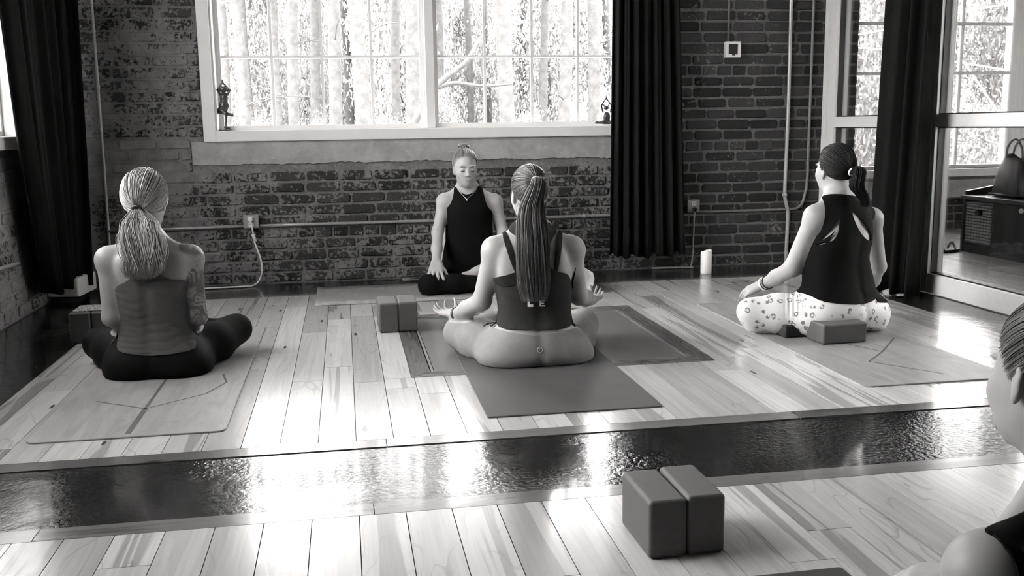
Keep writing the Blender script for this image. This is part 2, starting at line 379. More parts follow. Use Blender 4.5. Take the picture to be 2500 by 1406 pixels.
field(BX0+0.0, BX1, S1b+BW, BY1-0.055, MT['plank'], hole=(HX0, HX1, HY0, HY1), seed=3)
field(LX, PX, RY+0.3, S1a-BW, MT['plank'], lens=(1.5, 3.4), seed=5)
for (ya, yb, s) in ((S1b, S1b+BW, 1), (S1a-BW, S1a, 2), (BY1-0.055, BY1, 4)):
    r = random.Random(s); x = (LX if s == 2 else BX0) - r.random()*0.6; xe = PX if s == 2 else BX1
    while x < xe:
        L = r.uniform(0.8, 1.6); a, b = max(x, LX if s == 2 else BX0), min(x+L, xe); x += L
        if b-a > 0.05: plank(a, ya, b, yb, MT['border'], True)
# lobby planks
XOFF2 = XOFF
field(PX+0.12, 5.14, 2.6, LBY, MT['plank_lobby'], lens=(2.4, 5.0), seed=9)
field(5.14, 6.5, 6.9, LBY, MT['plank_lobby'], lens=(1.6, 3.2), seed=10)

# ---- brick walls
def rot_pt(V, ax): return V
CH = 0.0737; JT = 0.015
def brick_variant(seed):
    r = random.Random(seed); j = lambda s: r.uniform(-s, s)
    # unit brick: width 1 (x), height 1 (z), front at y=0 going to y=1 (scaled); front face pillowed by an inset ring
    o = []
    for sx, sz in ((-1, -1), (1, -1), (1, 1), (-1, 1)):          # eight-sided outline: corners worn round
        cx, cz = sx*(.5+j(.012)), sz*(.5+j(.05)); ax, az = .035+abs(j(.03)), .13+abs(j(.12)); p, q = (cx-sx*ax, cz), (cx, cz-sz*az)
        o += [q, p] if sx*sz > 0 else [p, q]
    m = [(x, .35+j(.12), z) for x, z in o]; i = [(x*0.962, abs(j(.12)), z*0.86) for x, z in o]; b = [(x, 1, z) for x, z in o]
    V = i+m+b; F = [tuple(range(8))]
    for s in (0, 8): F += [(s+8+k, s+8+(k+1) % 8, s+(k+1) % 8, s+k) for k in range(8)]
    me = bpy.data.meshes.new('brick'); me.from_pydata(V, [], F); me.materials.append(MT['brick'])
    for p in me.polygons: p.use_smooth = False
    return me
BV = [brick_variant(i) for i in range(8)]
def brick_layout(u0, u1, z0, z1, holes, seed):
    """(u centre, z centre, width, height) of every brick of a wall, header course every seventh"""
    r = random.Random(seed); out = []; n = int((z1-z0)/CH)
    for c in range(n):
        z = z0+c*CH; bw = 0.108 if c % 7 == 4 else 0.222
        u = u0-r.uniform(0, bw)
        while u < u1:
            w = bw*r.uniform(0.93, 1.07); a, b = max(u, u0), min(u+w, u1); u += w
            if b-a < 0.03: continue
            segs = [(a, b)]
            for (ha, hb, hz0, hz1) in holes:
                if z+CH > hz0+0.012 and z < hz1-0.012:
                    ns = []
                    for s, e in segs:
                        if e <= ha or s >= hb: ns.append((s, e)); continue
                        if s < ha: ns.append((s, ha))
                        if e > hb: ns.append((hb, e))
                    segs = ns
            for s, e in segs:
                if e-s > 0.03: out.append(((s+e)/2, z+CH/2, e-s-JT*r.uniform(0.8, 1.3), CH-JT*r.uniform(0.8, 1.25)))
    return out
def lay_bricks(wall, lay, place, limit, depth=0.009, visible=None):
    """place(u, z) -> world point of brick front, and rotation about z"""
    r = random.Random(11); items = []
    for (u, z, w, h) in lay:
        P, rz = place(u, z); q = proj(P); d = np.linalg.norm(P-CAM); front = (P-CAM)@CF > 0.3
        vis = front and -40 < q[0] < 2540 and -20 < q[1] < 1406 and (visible is None or visible(q))
        items.append((not vis, d, u, z, w, h))
    items.sort(); VV, FF = [], []; n = 0; k = 0
    for (hid, d, u, z, w, h) in items:
        P, rz = place(u, z); me = BV[r.randrange(8)]; dp = depth*r.uniform(0.7, 1.35)
        if not hid and k < limit:
            o = bpy.data.objects.new('brick', me); COL.objects.link(o); o.parent = wall
            o.location = (P[0], P[1], P[2]); o.rotation_euler = (r.uniform(-.02, .02), r.uniform(-.012, .012), rz); o.scale = (w, dp, h); k += 1
            # front plane sits dp proud of the mortar face
            o.location = Vector(P)+Vector((math.sin(rz)*dp, -math.cos(rz)*dp, 0))
        else:
            c, s = math.cos(rz), math.sin(rz)
            for v in me.vertices:
                x, y, zz = v.co.x*w, v.co.y*dp-dp, v.co.z*h
                VV.append((P[0]+c*x-s*y, P[1]+s*x+c*y, P[2]+zz))
            FF += [tuple(i+n for i in p.vertices) for p in me.polygons]; n += len(me.vertices)
    if VV: tag(mobj('bricks', VV, FF, MT['brick'], wall), kind='stuff')
PLX0, PLX1, PLZ0, PLZ1 = -0.955, 2.02, 0.785, 0.93     # plaster band under the window
def wall_with_hole(name, axis, face, thick, u0, u1, z0, z1, holes, mat, parent):
    """slab pieces round rectangular holes; axis 'x': wall runs along x, face at y; axis 'y': runs along y, face at x"""
    us = sorted({u0, u1, *[h[0] for h in holes], *[h[1] for h in holes]})
    for a, b in zip(us[:-1], us[1:]):
        hs = [h for h in holes if h[0] <= a+1e-6 and h[1] >= b-1e-6]; zs = [(z0, z1)]
        for h in hs:
            nz = []
            for s, e in zs:
                if h[2] > s: nz.append((s, min(e, h[2])))
                if h[3] < e: nz.append((max(s, h[3]), e))
            zs = nz
        for s, e in zs:
            A, B = ((a, min(face, face+thick), s), (b, max(face, face+thick), e)) if axis == 'x' else ((min(face, face+thick), a, s), (max(face, face+thick), b, e))
            box(name, A, B, mat, parent)
wall_back = structure('wall_back')
wall_with_hole('wall_slab', 'x', WY, 0.42, LX-0.4, 3.62, -0.2, CZ+0.3, [(WX0, WX1, WZ0-0.01, WZ1)], MT['mortar'], wall_back)
lay = brick_layout(LX, 3.62, 0.0, CZ, [(WX0-0.075, WX1+0.075, 0.92, WZ1+0.08), (PLX0, PLX1, PLZ0, PLZ1+0.02)], 21)
def seen(q): return not (0 < q[0] < 195 and q[1] > 0) and not (1500 < q[0] < 1640 and q[1] < 600) and not (2170 < q[0])
lay_bricks(wall_back, lay, lambda u, z: (np.array([u, WY, z]), 0.0), 300, visible=seen)
# outer end of the brick wall, seen through the partition
lay2 = brick_layout(WY, WY+0.42, 0.0, CZ, [], 5)
lay_bricks(wall_back, lay2, lambda u, z: (np.array([3.62, u, z]), math.pi/2), 0)
# plaster band (hand trowelled: uneven lower edge)
n = 140; xs = np.linspace(PLX0, PLX1, n); V = []; 
for i, x in enumerate(xs):
    zb = PLZ0+0.006*math.sin(i*0.37+1)*math.sin(i*.11)+rng.normal(0, .0028)
    V += [(x, WY-0.012, zb), (x, WY-0.014, PLZ1), (x, WY+0.005, PLZ1), (x, WY+0.005, zb-0.004)]
F = [];
for i in range(n-1):
    a, b = i*4, i*4+4; F += [(a, b, b+1, a+1), (a+1, b+1, b+2, a+2), (a+3, b+3, b, a)]
F += [(0, 1, 2, 3), tuple((n-1)*4+k for k in (3, 2, 1, 0))]
mobj('plaster_band', V, F, MT['plaster'], wall_back)

wall_left = structure('wall_left')
LW = [(2.1, 5.98, 0.985, 3.6)]
wall_with_hole('wall_slab', 'y', LX, -0.42, RY, WY, -0.2, CZ+0.3, LW, MT['mortar'], wall_left)
lay = brick_layout(RY, WY, 0.0, CZ, [(a-0.02, b+0.02, c-0.07, d+0.02) for a, b, c, d in LW], 33)
lay_bricks(wall_left, lay, lambda u, z: (np.array([LX, u, z]), math.pi/2), 70, visible=lambda q: q[0] < 130)

# ---- windows
def window(name, axis, face, u0, u1, z0, z1, ncol, nrow_h, mull=None, ext=1, sill=True, casing=0.075, mwid=0.017, first_h=None):
    """white window set in a wall: casing, jamb, sill, mullion, muntins, panes; ext=+1/-1 side of the outdoors"""
    w = structure(name)
    def B(nm, ua, da, za, ub, db, zb, mat, bev=0.0, par=None):
        d0, d1 = face+ext*da, face+ext*db
        a, b = ((ua, min(d0, d1), za), (ub, max(d0, d1), zb)) if axis == 'x' else ((min(d0, d1), ua, za), (max(d0, d1), ub, zb))
        return box(nm, a, b, mat, par or w, bev)
    B('casing', u0-casing, -0.03, z0-0.07, u0, 0.06, z1+0.07, MT['white_trim'], 0.004); B('casing', u1, -0.03, z0-0.07, u1+casing, 0.06, z1+0.07, MT['white_trim'], 0.004)
    B('casing', u0, -0.03, z1, u1, 0.06, z1+0.07, MT['white_trim'], 0.004)
    B('jamb', u0, -0.01, z0, u0+0.012, 0.40, z1, MT['white_trim']); B('jamb', u1-0.012, -0.01, z0, u1, 0.40, z1, MT['white_trim']); B('jamb', u0+.012, 0.0, z1-0.012, u1-.012, 0.40, z1, MT['white_trim'])
    if sill: B('sill', u0, -0.035, z0-0.07, u1, 0.40, z0, MT['white_trim'], 0.005)
    gd = 0.14
    secs = [(u0+0.012, u1-0.012)] if mull is None else [(u0+0.012, mull-0.028), (mull+0.028, u1-0.012)]
    if mull is not None: B('mullion', mull-0.028, 0.05, z0, mull+0.028, 0.22, z1, MT['white_trim'], 0.004)
    fr = 0.03
    for (a, b) in secs:
        B('sash_rail', a, gd-0.03, z0, b, gd+0.03, z0+fr, MT['sash']); B('sash_rail', a, gd-0.03, z1-fr-.012, b, gd+0.03, z1-.012, MT['sash'])
        B('sash_stile', a, gd-0.03, z0+fr, a+fr, gd+0.03, z1-fr-.012, MT['sash']); B('sash_stile', b-fr, gd-0.03, z0+fr, b, gd+0.03, z1-fr-.012, MT['sash'])
        ga, gb = a+fr, b-fr; us = np.linspace(ga, gb, ncol+1)
        zs = [z0+fr]; h = first_h or nrow_h
        while zs[-1]+h < z1-fr-0.1: zs.append(zs[-1]+h); h = nrow_h
        zs.append(z1-fr-.012)
        for u in us[1:-1]: B('muntin', u-mwid/2, gd-0.014, z0+fr, u+mwid/2, gd+0.014, z1-fr, MT['sash'])
        for z in zs[1:-1]: B('muntin', ga, gd-0.0135, z-mwid/2, gb, gd+0.0135, z+mwid/2, MT['sash'])
        for i in range(ncol):
            for k in range(len(zs)-1): B('pane', us[i]+.005, gd-0.002, zs[k]+.005, us[i+1]-.005, gd+0.002, zs[k+1]-.005, MT['glass'])
    return w
window('window_1', 'x', WY, WX0, WX1, WZ0, WZ1, 4, 0.44, mull=0.585)
window('window_2', 'y', LX, LW[0][0], LW[0][1], 0.985, 3.6, 4, 0.44, mull=(LW[0][0]+LW[0][1])/2, ext=-1, casing=0.01)

# ---- ceiling, wall behind camera
box('ceiling', (LX-0.4, RY-0.3, CZ), (6.8, 8.6, CZ+0.25), MT['ceiling']); tag(bpy.data.objects['ceiling'], kind='structure')
tag(box('wall_rear', (LX-0.4, RY-0.25, -0.2), (6.8, RY, CZ), MT['back_wall']), kind='structure')

# ---- glass partition on the right
wr = structure('wall_right', (PX, 4.0, 0))
PT = 0.10
def post(y0, y1, z1=CZ):
    box('post', (PX, y0, 0), (PX+PT, y1, z1), MT['alu'], wr, 0.003)
    box('gasket', (PX+0.022, y0-0.004, 0.1), (PX+0.062, y1+0.004, z1), MT['gasket'], wr)
YS = [(6.32, 6.42), (5.13, 5.24), (3.30, 3.41), (1.45, 1.56), (-0.4, -0.29), (-2.19, -2.09)]
for a, b in YS: post(a, b)
box('post', (PX, 6.42, 0), (PX+0.02, WY-0.01, CZ), MT['alu'], wr)
for (a, _), (_, b) in zip(YS[:-1], YS[1:]):
    box('bottom_rail', (PX+0.003, b, 0), (PX+PT-0.003, a, 0.115), MT['alu'], wr, 0.003)
    box('transom', (PX+0.003, b, 0.965), (PX+PT-0.003, a, 1.035), MT['alu'], wr, 0.003)
    box('gasket', (PX+0.022, b, 1.035), (PX+0.062, a, 1.042), MT['gasket'], wr); box('gasket', (PX+0.022, b, 0.958), (PX+0.062, a, 0.965), MT['gasket'], wr); box('gasket', (PX+0.022, b, 0.115), (PX+0.062, a, 0.122), MT['gasket'], wr)
    box('glass_pane', (PX+0.040, b, 0.118), (PX+0.046, a, 0.962), MT['door_glass'], wr); box('glass_pane', (PX+0.040, b, 1.038), (PX+0.046, a, CZ), MT['door_glass'], wr)

# ---- lobby shell
wlb = structure('wall_lobby_back')
LWIN = (3.75, 6.3, 0.56, 2.4)
wall_with_hole('wall_slab', 'x', LBY, 0.3, 3.3, 6.8, -0.2, CZ+0.2, [LWIN], MT['mortar'], wlb)
lay_bricks(wlb, brick_layout(3.64, 6.5, 0.0, 0.36, [], 8), lambda u, z: (np.array([u, LBY, z]), 0.0), 0)
box('plaster_band', (3.64, LBY-0.02, 0.30), (6.5, LBY+.01, 0.46), MT['plaster'], wlb)
window('window_3', 'x', LBY, LWIN[0], LWIN[1], LWIN[2], LWIN[3], 4, 0.44, mwid=0.03, first_h=0.40)
tag(box('wall_lobby_left', (3.32, WY+0.42, -0.2), (3.62, LBY, CZ), MT['white_wall']), kind='structure')
wls = structure('wall_lobby_side'); wall_with_hole('wall_slab', 'y', 5.12, 0.24, RY, 6.9, -0.2, CZ, [(3.0, 4.9, 0.7, 2.5)], MT['white_wall'], wls)
window('window_4_added', 'y', 5.12, 3.0, 4.9, 0.7, 2.5, 4, 0.5, mull=3.95, mwid=0.03)  # unseen window, added to account for the brightness of the lobby
tag(box('wall_lobby_end', (6.5, 6.9, -0.2), (6.8, LBY, CZ), MT['white_wall']), kind='structure')
tag(box('wall_lobby_inner', (5.36, 6.75, -0.2), (6.8, 6.9, CZ), MT['white_wall']), kind='structure')

# ================================================================== OUTDOORS
nx, ny = 40, 30; gx = np.linspace(-60, 70, nx); gy = np.linspace(-14, 75, ny); V = []
for y in gy:
    for x in gx:
        z = -1.2+max(0, y-12)*0.075+0.12*math.sin(x*0.5)+0.1*math.sin(y*0.7+x*.2)
        V.append((x, y, z))
F = [(j*nx+i, j*nx+i+1, (j+1)*nx+i+1, (j+1)*nx+i) for j in range(ny-1) for i in range(nx-1)]
tag(mobj('ground', V, F, MT['ground'], smooth=True), kind='structure')
def gz(x, y): return -1.2+max(0, y-12)*0.075
def leaf_cloud(n, ext, size, rs, hollow=0.35):
    """n small leaf quads scattered in clumps through an ellipsoid"""
    r = np.random.default_rng(rs); k = max(6, n//90)
    cl = r.normal(size=(k, 3)); cl /= np.linalg.norm(cl, axis=1)[:, None]; cl *= r.uniform(hollow, 1, (k, 1))**0.6
    c = cl[r.integers(0, k, n)]+r.normal(0, 0.13, (n, 3)); c = c*np.array(ext)
    a = r.normal(size=(n, 3)); a /= np.linalg.norm(a, axis=1)[:, None]; b = np.cross(a, r.normal(size=(n, 3))); b /= np.linalg.norm(b, axis=1)[:, None]
    s = size*r.uniform(0.6, 1.4, (n, 1)); V = np.stack([c-a*s, c-b*s*.45, c+a*s, c+b*s*.45], 1).reshape(-1, 3)
    return V, np.arange(4*n).reshape(n, 4)
LEAFS = []
for i in range(4):
    V, F = leaf_cloud(16000, (1, 1, 1), 0.030, 50+i); me = mobj('foliage', V, F, MT['leaf' if i % 2 else 'leaf_pale'], origin=(0, 0, 0)); LEAFS.append(me.data); bpy.data.objects.remove(me)
def foliage(parent, loc, ext, i, name='foliage'):
    o = bpy.data.objects.new(name, LEAFS[i % 4]); COL.objects.link(o); o.parent = parent; o.location = Vector(loc)-wloc(parent); o.scale = ext; o.rotation_euler[2] = i*1.7; return o
def pine(px, Y, wpx, lean, i, label):
    """tall bare trunk standing beyond the window; crown above the frame"""
    q = at(px, 150, Y); x = q[0]; r = wpx*Y*1.02/FPX/2; z0 = gz(x, Y)-0.2
    t = thing('pine_tree', label, 'tree', (x, Y, z0), 'pine trees beyond the big window')
    pts = [(x+lean*(z-2)+0.06*math.sin(z*0.6+i), Y, z) for z in np.linspace(z0, z0+15, 14)]
    tube('trunk', pts, np.linspace(r*1.18, r*0.62, 14), MT['bark'], t, 12)
    rr = random.Random(i)
    for k in range(5):
        z = rr.uniform(1.5, 7.5) if k < 3 else rr.uniform(8, 12); a = rr.uniform(0, 6.28); L = rr.uniform(0.7, 1.6); f = (z-z0)/15*13; b = np.array(pts[int(f)])
        e = b+np.array([math.cos(a)*L, math.sin(a)*L, rr.uniform(-.1, .5)])
        tube('branch', smooth_path([b, (b+e)/2+np.array([0, 0, .12]), e], 6), np.linspace(r*.16, r*.06, 6), MT['bark'], t, 5)
    foliage(t, (x, Y, z0+13.5), (1.6, 1.6, 2.6), i); return t
pl = ['slender pale-barked pine seen through the window behind the standing frog figurine', 'pine with thick pale trunk seen through the window beside the wide mullion', 'pale pine trunk seen through the window between the two sashes and the curtain']
for i, (px, Y, w, ln) in enumerate([(541, 22, 19, .01), (583, 19, 22, 0), (602, 27, 16, .005), (674, 24, 22, .012), (719, 21, 23, .01), (767, 26, 20, .01), (811, 20, 27, 0.004), (845, 29, 17, 0), (877, 17, 33, .006), (930, 33, 12, 0), (970, 25, 19, 0.003), (1009, 18, 30, -0.004),
                                  (1069, 27, 18, 0), (1143, 30, 14, .0), (1190, 35, 12, 0), (1236, 17, 34, 0), (1281, 28, 16, 0), (1329, 26, 18, 0), (1379, 20, 28, 0), (1445, 21, 27, -.012), (1481, 29, 18, 0), (1540, 22, 24, 0), (1600, 25, 22, 0)]):
    pine(px, Y, w, ln, i, pl[0] if px < 700 else pl[1] if px < 1100 else pl[2])
# fallen forked limb seen low in the right sash
t = thing('bare_limb', 'bare forked tree limb slanting low behind the right window sash', 'branch', at(1062, 300, 14.0)-np.array([0, 0, .6]))
A = at(1062, 215, 14.0); B_ = at(1135, 155, 14.0); C_ = at(1172, 95, 14.0); D_ = at(1290, 210, 14.2); E_ = at(1245, 200, 14.1)
tube('limb', smooth_path([A-np.array([.5, 0, .8]), A, B_, C_], 14), np.linspace(.06, .03, 14), MT['bark'], t, 7)
tube('limb', smooth_path([A, at(1110, 203, 14), at(1180, 210, 14), at(1250, 205, 14)], 12), np.linspace(.04, .015, 12), MT['bark'], t, 7)
# understorey and wooded backdrop: each bush or tree on its own
def bush(x, y, sx, sz, i, label, group, zoff=0.0):
    z0 = gz(x, y)-0.3+zoff; t = thing('leafy_bush' if sz < 2.2 else 'leafy_tree', label, 'bush' if sz < 2.2 else 'tree', (x, y, z0), group)
    foliage(t, (x, y, z0+sz*0.95), (sx, sx, sz), i); tube('stem', [(x, y, z0-0.2), (x+.05, y, z0+sz*0.5), (x, y, z0+sz)], [.09, .07, .03], MT['bark'], t, 6); return t
for i in range(13):
    bush(-7+i*1.45, (28.5, 32.5, 36.5)[i % 3], random.uniform(1.45, 1.75), random.uniform(2.6, 4.0), i, 'leafy tree in the wooded backdrop behind the pine trunks', 'wooded backdrop trees')
for i in range(15):
    bush(-9+i*1.75, (41, 47, 53)[i % 3], random.uniform(1.9, 2.2), random.uniform(5.5, 7.5), i+2, 'tall leafy tree far behind the pine trunks', 'far woodland trees')
for i in range(9):
    bush(-5+i*1.5, (20.4, 23, 25.4)[i % 3], random.uniform(.45, .6), random.uniform(.7, 1.3), i, 'low leafy bush among the pine trunks', 'bushes among the pines')
for i in range(8):
    bush(10.5+i*1.5, (17.5, 21.0)[i % 2], random.uniform(1.15, 1.3), random.uniform(2.6, 3.6), i+1, 'leafy tree outside the lobby window', 'trees outside the lobby window', -0.2)
for i in range(7):
    bush(9+i*1.2, (12.8, 15.0)[i % 2], random.uniform(.85, .95), random.uniform(1.0, 1.5), i, 'bushy shrub outside the lobby window', 'shrubs outside the lobby window')
for i in range(6):
    bush(-9-i*.7, -1+i*1.9, 1.2, random.uniform(2.3, 3.2), i, 'leafy tree outside the left wall windows', 'trees outside the left wall')
for k, (a, b) in enumerate([((2300, 40), (2480, 5)), ((2060, 92), (2170, 70)), ((2290, 62), (2420, 250)), ((2330, 150), (2480, 175)), ((2060, 115), (2200, 122))]):
    p0, p1 = at(a[0], a[1], 12.0), at(b[0], b[1], 12.4); d = p1-p0
    tag(tube('overhead_wire', [p0-d*0.6, p0, p1, p1+d*0.6], 0.011, MT['wire'], None, 6), 'pale overhead wire crossing the view through the lobby window', 'wire', 'overhead wires outside the lobby')
# ================================================================== FIXTURES ON THE WALLS
def conduit(name, label, pts, r, mat, cat='conduit', straps=(), group=None, n=40):
    P = smooth_path(pts, n); t = thing(name, label, cat, P[0] if P[0][2] < P[-1][2] else P[-1], group)
    tube('pipe', P, r, mat, t)
    for s in straps:
        c = P[int(s*(len(P)-1))]; d = P[min(int(s*(len(P)-1))+1, len(P)-1)]-c; d /= np.linalg.norm(d)+1e-9
        tube('strap', [c-d*0.012, c+d*0.012], r*1.35, mat, t)
    return t
yw = WY-0.022
a, b = at(222, -60, yw), at(265, 590, yw); f_ = b.copy(); f_[2] = 0.01
conduit('vertical_conduit', 'thin galvanised conduit rising up the wall beside the left curtain', [f_, b*.5+a*.5, a+np.array([0, 0, 1.2])], 0.009, MT['galv'], straps=(0.6, 0.72), n=12)
z1 = at(500, 556, yw)[2]
conduit('wall_conduit', 'horizontal galvanised conduit running from the corner pipe to the corded outlet box', [(-1.50, yw, z1-0.005), (-0.66, yw, at(590, 552, yw)[2])], 0.0105, MT['galv'], straps=(0.3,), group='horizontal wall conduit', n=6)
conduit('wall_conduit', 'long horizontal conduit along the brick wall, passing behind the instructor', [(-0.56, yw, at(635, 551, yw)[2]), (1.0, yw, at(1180, 535, yw)[2]), (2.34, yw, at(1676, 519, yw)[2])], 0.0105, MT['galv'], straps=(0.4, 0.75), group='horizontal wall conduit', n=12)
conduit('wall_conduit', 'slim grey conduit running from the right outlet to the standing conduits', [(2.45, yw, at(1712, 517, yw)[2]), (3.05, yw, at(1910, 511, yw)[2]), at(1950, 505, yw), at(1966, 470, yw), at(1971, 430, yw), at(1976, 300, yw), at(1989, -40, yw)+np.array([0, 0, 1.0])], 0.0095, MT['galv_dark'], n=60)
q = [at(1934, -60, yw)+np.array([0, 0, 1.0]), at(1932, 0, yw), at(1925, 250, yw), at(1917, 440, yw), at(1916, 478, yw), at(1921, 505, yw), at(1923, 530, yw), at(1920, 600, yw)]; e = q[-1].copy(); e[2] = 0.01
conduit('vertical_conduit', 'thick galvanised conduit with a kink standing near the glass partition', q+[e], 0.0125, MT['galv'], n=60, straps=(0.5,))
q = at(1778, 104, yw); conduit('vertical_conduit', 'short conduit dropping to the square white wall frame', [q, (q[0]-.005, yw, 3.9)], 0.0075, MT['galv_dark'], n=6)
# white square control frame
c = at(1785, 122, WY); t = thing('wall_thermostat', 'square white wall box with dark screen on the brick', 'thermostat', (c[0], WY-.012, c[2]-.055))
s = 0.054; parts = []
for (xa, xb, za, zb) in ((-s, s, s-.017, s), (-s, s, -s, -s+.022), (-s, -s+.02, -s+.022, s-.017), (s-.017, s, -s+.022, s-.017)): parts.append((boxv((c[0]+xa, WY-.04, c[2]+za), (c[0]+xb, WY-.004, c[2]+zb)), BOXF))
mobj('frame', *merge(parts), MT['white_plastic'], t); box('screen', (c[0]-s+.01, WY-.028, c[2]-s+.01), (c[0]+s-.01, WY-.004, c[2]+s-.01), MT['black_plastic'], t)
box('button', (c[0]-.008, WY-.044, c[2]-s+.014), (c[0]+.01, WY-.04, c[2]-s+.024), MT['black_plastic'], t)
def outlet(px, py, label, w=0.098, h=0.088):
    c = at(px, py, WY-.04); t = thing('electrical_outlet', label, 'outlet', (c[0], WY-.01, c[2]-h/2))
    box('outlet_box', (c[0]-w/2, WY-.046, c[2]-h/2), (c[0]+w/2, WY-.004, c[2]+h/2), MT['box_grey'], t, 0.006)
    fp = box('faceplate', (c[0]-w*.47, WY-.050, c[2]-h*.47), (c[0]+w*.47, WY-.0465, c[2]+h*.47), MT['box_grey'], t, 0.002)
    for dz in (-.019, .019):
        s_ = box('socket', (c[0]-.016, WY-.053, c[2]+dz-.014), (c[0]+.016, WY-.0505, c[2]+dz+.014), MT['white_plastic'], t, 0.002)
        for dx in (-.006, .006): box('slot', (c[0]+dx-.0012, WY-.0536, c[2]+dz-.004), (c[0]+dx+.0012, WY-.0528, c[2]+dz+.006), MT['black_plastic'], s_)
    for dx in (-.04, .04): tube('screw', [(c[0]+dx, WY-.0505, c[2]+.034), (c[0]+dx, WY-.0525, c[2]+.034)], .003, MT['galv'], t, 6)
    return c
c1 = outlet(613, 541, 'grey outlet box on the brick wall with a white cord plugged in'); c2 = outlet(1693, 503, 'grey outlet box on the brick wall above the pillar candle', 0.09, 0.09)
yc = WY-.07
cord = thing('power_cord', 'white power cord hanging from the outlet and lying along the dark floor border', 'cord', (-0.65, 6.35, 0))
box('plug', (c1[0]-.012, WY-.085, c1[2]+.006), (c1[0]+.012, WY-.0545, c1[2]+.032), MT['white_plastic'], cord, .004)
pts = [(c1[0], yc-.01, c1[2]+.01), at(617, 565, yc), at(621, 590, yc), at(634, 625, yc), at(640, 655, yc), at(634, 683, yc), at(618, 697, yc-.04), (-0.70, 6.36, .006), (-0.9, 6.345, .006), (-1.15, 6.34, .006), (-1.45, 6.35, .006)]
tube('cable', smooth_path(pts, 60), .0055, MT['white_plastic'], cord, 8); tube('cord_clip', [at(617, 572, yc), at(624, 590, yc)], .0105, MT['white_plastic'], cord, 8)
cord = thing('power_cord', 'grey power cord hanging straight down from the outlet by the candle', 'cord', (2.37, 6.4, 0))
tube('plug', [(c2[0], WY-.05, c2[2]-.019), (c2[0], WY-.08, c2[2]-.02), (c2[0]-.01, WY-.082, c2[2]-.035)], [.014, .016, .012], MT['black_plastic'], cord)
pts = [(c2[0]-.005, WY-.08, c2[2]-.03), at(1694, 540, yc), at(1692, 600, yc), at(1690, 630, yc), at(1687, 652, yc), (at(1686, 665, yc)[0], yc-.02, .006), (2.28, 6.43, .006), (2.1, 6.44, .006)]
tube('cable', smooth_path(pts, 40), .0065, MT['galv'], cord, 8)
cord = thing('loose_cord', 'thin black cord slanting across the brick below the window curtain', 'cord', (1.6, 6.46, 0.0))
tube('cable', smooth_path([(1.45, 6.46, .006), at(1425, 640, 6.47), at(1460, 622, 6.47), at(1500, 608, 6.47), at(1560, 590, 6.47)], 24), .004, MT['black_plastic'], cord, 6)
q0, q1 = atx(-40, 668, LX+.02), atx(46, 642, LX+.02)
conduit('wall_conduit', 'short pale conduit along the left wall bricks under the window', [q0, q1], .010, MT['galv'], n=4)
# white low heater behind the curtain
t = thing('baseboard_heater', 'low white metal heater under the left curtain', 'heater', (-1.66, 6.1, 0))
V = [(-1.775, 6.05, .035), (-1.585, 6.02, .035), (-1.555, 6.32, .035), (-1.775, 6.36, .035)]; V = V+[(x, y, .15) for x, y, z in V]
bevel_mod(mobj('heater_body', V, BOXF, MT['white_plastic'], t), .012); box('heater_foot', (-1.76, 6.07, -.004), (-1.6, 6.3, .036), MT['black_plastic'], t)
tube('screw', [(-1.64, 6.027, .06), (-1.64, 6.02, .06)], .004, MT['black_plastic'], t, 6)

# ================================================================== CURTAINS
def curtain(name, label, top, bot, ztop, zbot, folds, amp, ex=1.3, thick=0.01, nz=26, nu=150, wob=0.0, seed=0, stitched=True):
    """cloth hung in pleats between plan polylines: top (at ztop) and bot (at zbot)"""
    T, B = smooth_path(top, nu), smooth_path(bot, nu); r = np.random.default_rng(seed); V = []
    ph = np.cumsum(np.clip(r.normal(1, .35, nu), .3, 1.8)); ph = ph/ph[-1]*folds*2*math.pi
    am = np.interp(np.linspace(0, 1, nu), np.linspace(0, 1, 9), r.uniform(.55, 1.3, 9))
    for j in range(nz):
        s = j/(nz-1); z = ztop+(zbot-ztop)*s; e = s**ex
        P = T*(1-e)+B*e; d = np.gradient(P[:, :2], axis=0); nrm = np.stack([-d[:, 1], d[:, 0]], 1); nrm /= np.linalg.norm(nrm, axis=1)[:, None]+1e-9
        o = amp*am*(0.7+.5*s)*(np.sin(ph+wob*s*np.sin(ph*.3))+.35*np.sin(2.3*ph+1+s*1.2)); xy = P[:, :2]+nrm*o[:, None]
        zz = z+(0.012*np.sin(ph*.5)+.01*np.sin(ph))*(s > .99)
        V.append(np.column_stack([xy, np.full(nu, z)+zz*0+(zz-z)]))
    V = np.concatenate(V); i, j = np.meshgrid(np.arange(nu-1), np.arange(nz-1)); a = (j*nu+i).ravel(); F = np.stack([a, a+1, a+nu+1, a+nu], 1)
    t = thing(name, label, 'curtain', (V[:, 0].mean(), V[:, 1].mean(), V[:, 2].min()))
    o = mobj('cloth', V, F, MT['curtain'], t, smooth=True); m = o.modifiers.new('thick', 'SOLIDIFY'); m.thickness = 0.004; return t
zt = 3.82
curtain('window_curtain', 'black pleated curtain hanging at the right edge of the big window', [(1.80, 6.37, 0), (1.98, 6.36, 0), (2.2, 6.37, 0)], [(1.765, 6.34, 0), (2.0, 6.31, 0), (2.30, 6.33, 0)], zt, .115, 7, .026, seed=3)
curtain('window_curtain', 'black pleated curtain hanging in the left corner beside the bright side window', [(-1.66, 5.30, 0), (-1.63, 5.7, 0), (-1.60, 6.12, 0), (-1.50, 6.29, 0)], [(-1.67, 5.70, 0), (-1.655, 5.9, 0), (-1.64, 6.1, 0), (-1.56, 6.24, 0)], zt, .10, 6.5, .03, ex=3.0, seed=6)
curtain('partition_curtain', 'black curtain drawn together in front of the glass partition', [(3.20, 5.42, 0), (3.17, 5.13, 0), (3.20, 4.86, 0)], [(3.22, 5.50, 0), (3.13, 5.22, 0), (3.22, 5.0, 0)], 3.6, .004, 4, .035, seed=9, wob=1.2)
